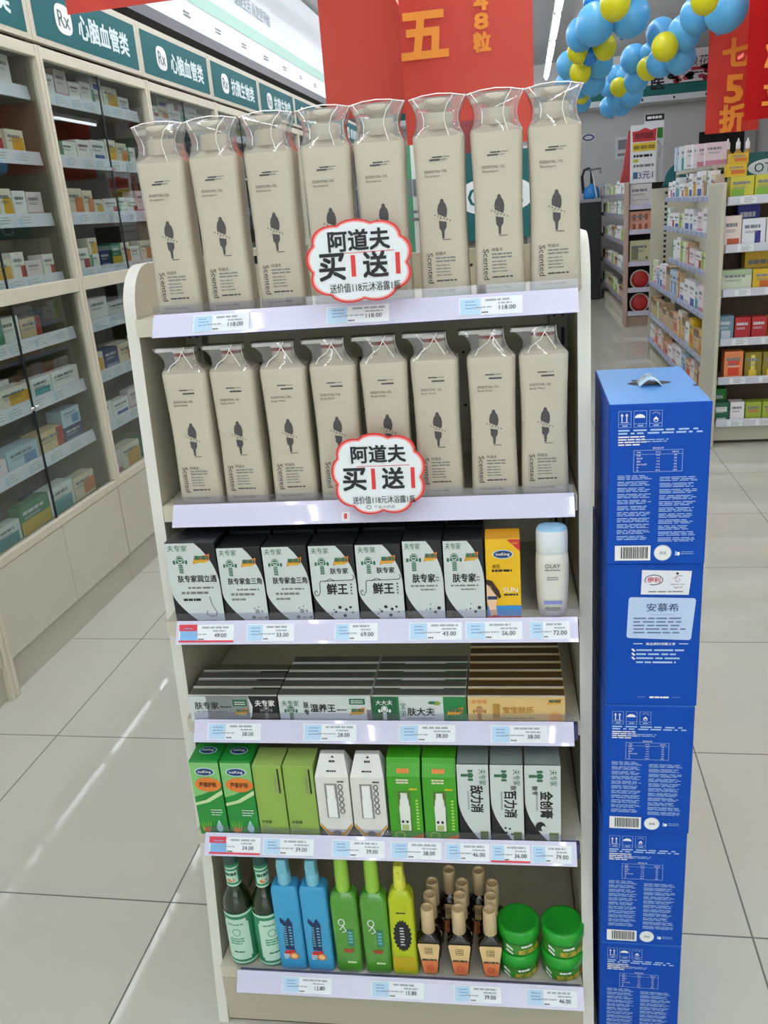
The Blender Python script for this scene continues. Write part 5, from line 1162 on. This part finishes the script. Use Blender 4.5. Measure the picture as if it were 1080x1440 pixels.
# ------------------------------------------------------------------ farther gondola
g2 = thing('gondola_shelf', 'far brownish gondola with poster boards on top, near the rear counter', 'gondola shelf', (0, 0, 0))
GB = mat('#b39a8c', .5, name='rosy_post')
MB().box(1.068, 1.09, 9.8, 10.1, 0, 1.49, GB, .003).build('end_panel', g2); MB().box(1.068, 1.09, 13.2, 13.23, 0, 1.49, GB, .003).build('end_panel', g2)
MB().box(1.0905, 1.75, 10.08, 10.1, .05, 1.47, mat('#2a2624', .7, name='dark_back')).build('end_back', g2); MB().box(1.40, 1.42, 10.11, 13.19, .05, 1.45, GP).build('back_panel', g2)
MB().box(1.0905, 1.75, 9.84, 10.07, 0, .12, GB).box(1.10, 1.40, 10.11, 13.19, 0, .10, GP).build('plinth', g2)
EZ2 = [1.263, 1.014, .687, .413, .165]; SZ2 = [1.38, 1.16, .88, .56, .25]
for z in EZ2:
    sh = MB().box(1.0905, 1.75, 9.83, 10.075, z - .05, z - .03, GP).build('shelf', g2); MB().box(1.095, 1.75, 9.81, 9.829, z - .05, z, LILAC).build('price_strip', sh)
for z in SZ2:
    sh = MB().box(1.10, 1.395, 10.11, 13.19, z - .04, z - .02, GP).build('shelf', g2); MB().box(1.08, 1.0995, 10.11, 13.19, z - .045, z, mat('#8e8a94', .5, name='grey_strip')).build('price_strip', sh)
def e2(kind, x0, x1, z, h, where): med_box(kind, ((x0 + x1) / 2, 9.85, z - .0295), 0, x1 - x0, .1, h, where, 'boxes on the far gondola')
DES['white box with faint lines'] = lambda: md('#dedad6', [(.1, .3, .9, .34, '#b8b0b4')])
DES['salmon box with six dark capsules'] = lambda: md('#e0a48c', [(.15 + .27 * i, .12 + .45 * j, .28 + .27 * i, .4 + .45 * j, '#a8603c') for i in range(3) for j in range(2)])
DES['cream box with round emblem'] = lambda: md('#cfcaa4', [(.08, .2, .4, .75, '#8c8c70'), (.75, .2, .85, .3, '#5a7a3a')])
e2('white box with faint lines', 1.10, 1.32, EZ2[0], .23, 'top end shelf of the far gondola'); e2('salmon box with six dark capsules', 1.10, 1.33, EZ2[1], .21, 'second end shelf of the far gondola'); e2('cream box with round emblem', 1.11, 1.33, EZ2[2], .24, 'third end shelf of the far gondola')
def mk_tub():
    r = empty('round_tub'); MB().lathe([(.088, 0), (.095, .02), (.105, .04), (.105, .05)], mat('#d8cfc8', .4, name='tub_rim'), 24).build('body', r)
    MB().lathe([(.090, .05), (.085, .065), (.05, .075), (.001, .077)], mat('#b42a2a', .4, name='red_lid_film'), 24).build('lid', r); return r
for i, z in enumerate((EZ2[3], EZ2[4])):
    t = mk_tub(); t.location = (1.225, 9.925, z - .03 + .108); t.rotation_euler = (pi / 2, 0, 0); tag(t, f'round red-topped tub facing out on the {("fourth", "lowest")[i]} end shelf of the far gondola', 'tub', 'round red tubs')
for k, z in enumerate(SZ2):
    fill_row(f'{("top", "second", "third", "fourth", "lowest")[k]} side shelf, far gondola', None, (1.105, 13.1, z - .0195), (0, -1, 0), -pi / 2, 2.95, (1, 0, 0), .17, (.3, .5), 500 + k, 'boxes on the side of the far gondola', ['lime and white medicine box', 'pale green medicine box', 'plain white medicine box', 'white medicine box with green end', 'brown and cream medicine box'], 0, 0)
# poster boards
pbd = thing('poster_board', 'white price poster board with red and yellow panels standing on the far gondola', 'poster board', (1.10, 9.86, 1.4705))
mb = MB().box(0, .26, 0, .015, 0, .56, PAPER); f = Face(mb, (0, 0, 0), eps=.002); rd = mat('#c22a34', .5, name='poster_red')
f.poly([(.02, .40), (.25, .40), (.255, .52), (.20, .505), (.14, .53), (.08, .505), (.015, .50)], rd); f.bars(.04, .42, .23, .49, 1, mat('#7d1218', .5, name='poster_dark_red'), .8, 2, 3, 0); f.rect(.02, .31, .25, .39, mat('#e2c232', .5, name='poster_yellow')); f.bars(.03, .325, .24, .37, 1, mat('#8a7a10', .5, name='poster_olive'), .8, 2, 5, 0)
f.bars(.03, .25, .22, .28, 1, INK, .8, 1, 4, .1); f.rect(.03, .205, .08, .235, mat('#b8c030', .5, name='poster_lime')); f.bars(.03, .15, .24, .19, 1, GREYINK, .6, 1, 4, .1); f.text('3元1', .155, .075, .07, mat('#7a6a9a', .5, name='poster_violet'), bold=.02); f.rect(.03, .045, .075, .11, mat('#3a6a9a', .5, name='poster_blue'))
mb.build('board', pbd); MB().box(.01, .25, .03, .15, 0, .006, GREYINK).build('foot', pbd); MB().tube([(.13, .02, .55), (.13, .14, .005)], .006, GREYINK).build('strut', pbd)
pb2 = thing('poster_board', 'narrow white poster board with a green block, behind the red and yellow one', 'poster board', (1.26, 10.02, 1.4705))
mb = MB().box(0, .19, 0, .015, 0, .66, PAPER); f = Face(mb, (0, 0, 0), eps=.002); f.rect(0, .60, .19, .66, INK); f.bars(.02, .61, .17, .65, 1, WHITE, .6, 2); f.rect(.03, .43, .18, .53, mat('#3f8a2c', .5, name='poster_green')); f.line([(.09, .2), (.08, .36), (.13, .4), (.17, .34), (.15, .24)], .008, mat('#c0a898', .5, name='poster_tan')); f.bars(.06, .2, .12, .25, 1, INK, .8)
mb.build('board', pb2); MB().tube([(.1, .02, .6), (.1, .12, .005)], .006, GREYINK).build('strut', pb2)
pr = thing('display_stand', 'narrow red cardboard stand leaning beside the price poster board', 'display stand', (1.02, 9.9, 1.4905))
mb = MB().loft([[(-.02, 0, 0), (.075, 0, 0), (.075, .12, 0), (-.02, .12, 0)], [(.01, 0, .14), (.075, 0, .14), (.075, .12, .14), (.01, .12, .14)], [(.055, .02, .50), (.075, .02, .50), (.075, .04, .50), (.055, .04, .50)]], mat('#a8383c', .5, name='red_cardboard'), smooth=False); mb.build('body', pr); pr.location = (.99, 9.93, 1.4905)
pr.location = (1.03, 9.92, 1.4905)
# rear counter and what stands by it
ct = thing('service_counter', 'tall black service counter with a pale top at the rear wall', 'counter', (0, 0, 0))
MB().box(.2, 1.04, 12.7, 13.35, 0, 1.30, mat('#141416', .4, name='black_counter_front')).build('body', ct); MB().box(.16, 1.05, 12.66, 13.37, 1.30, 1.345, mat('#8f949a', .4, name='grey_counter_top'), .006).build('top', ct)
wj = thing('water_jug', 'blue water jug on the rear service counter', 'water jug', (.93, 12.95, 1.3455))
MB().lathe([(.10, 0), (.11, .01), (.11, .10), (.09, .15), (.03, .18), (.03, .20)], mat('#2a82c8', .25, name='blue_jug')).build('body', wj)
MB().tube([(-.11, 0, .08), (-.13, 0, .30), (-.10, 0, .38), (-.04, 0, .40), (0, 0, .36), (.0, 0, .2)], .02, INK).build('pump_spout', wj)
lp = thing('desk_stand', 'thin grey swing-arm stand on the rear service counter', 'stand', (.985, 12.7, 1.3455)); MB().tube([(0, 0, 0), (-.07, 0, .36)], .008, WHITE).build('post', lp); MB().tube([(-.13, 0, .37), (.05, 0, .38), (.04, 0, .32)], .012, GREYINK).build('arm', lp); MB().lathe([(.035, 0), (.035, .01), (.01, .015)], GREYINK).build('base', lp)
mb = MB().box(0, .22, 0, .012, 0, .30, PAPER); f = Face(mb, (0, 0, 0), eps=.002); f.rect(.04, .13, .18, .26, mat('#8c9298', .6, name='notice_grey')); f.bars(.04, .04, .15, .08, 1, GREYINK, .8)
tag(put(mb.build('wall_notice'), (1.33, YB - .016, 1.86)), 'small white framed notice on the rear wall behind the counter', 'notice')
mb = MB().box(-.09, .09, 0, .01, -.05, .05, PAPER); f = Face(mb, (0, 0, 0), eps=.002); f.ell(0, 0, .085, .045, mat('#5a5288', .5, name='plum_oval')); f.ell(0, 0, .06, .025, PAPER, 2)
tag(put(mb.build('wall_plaque'), (.95, YB - .014, 2.19)), 'small plum oval plaque on the rear wall', 'plaque')
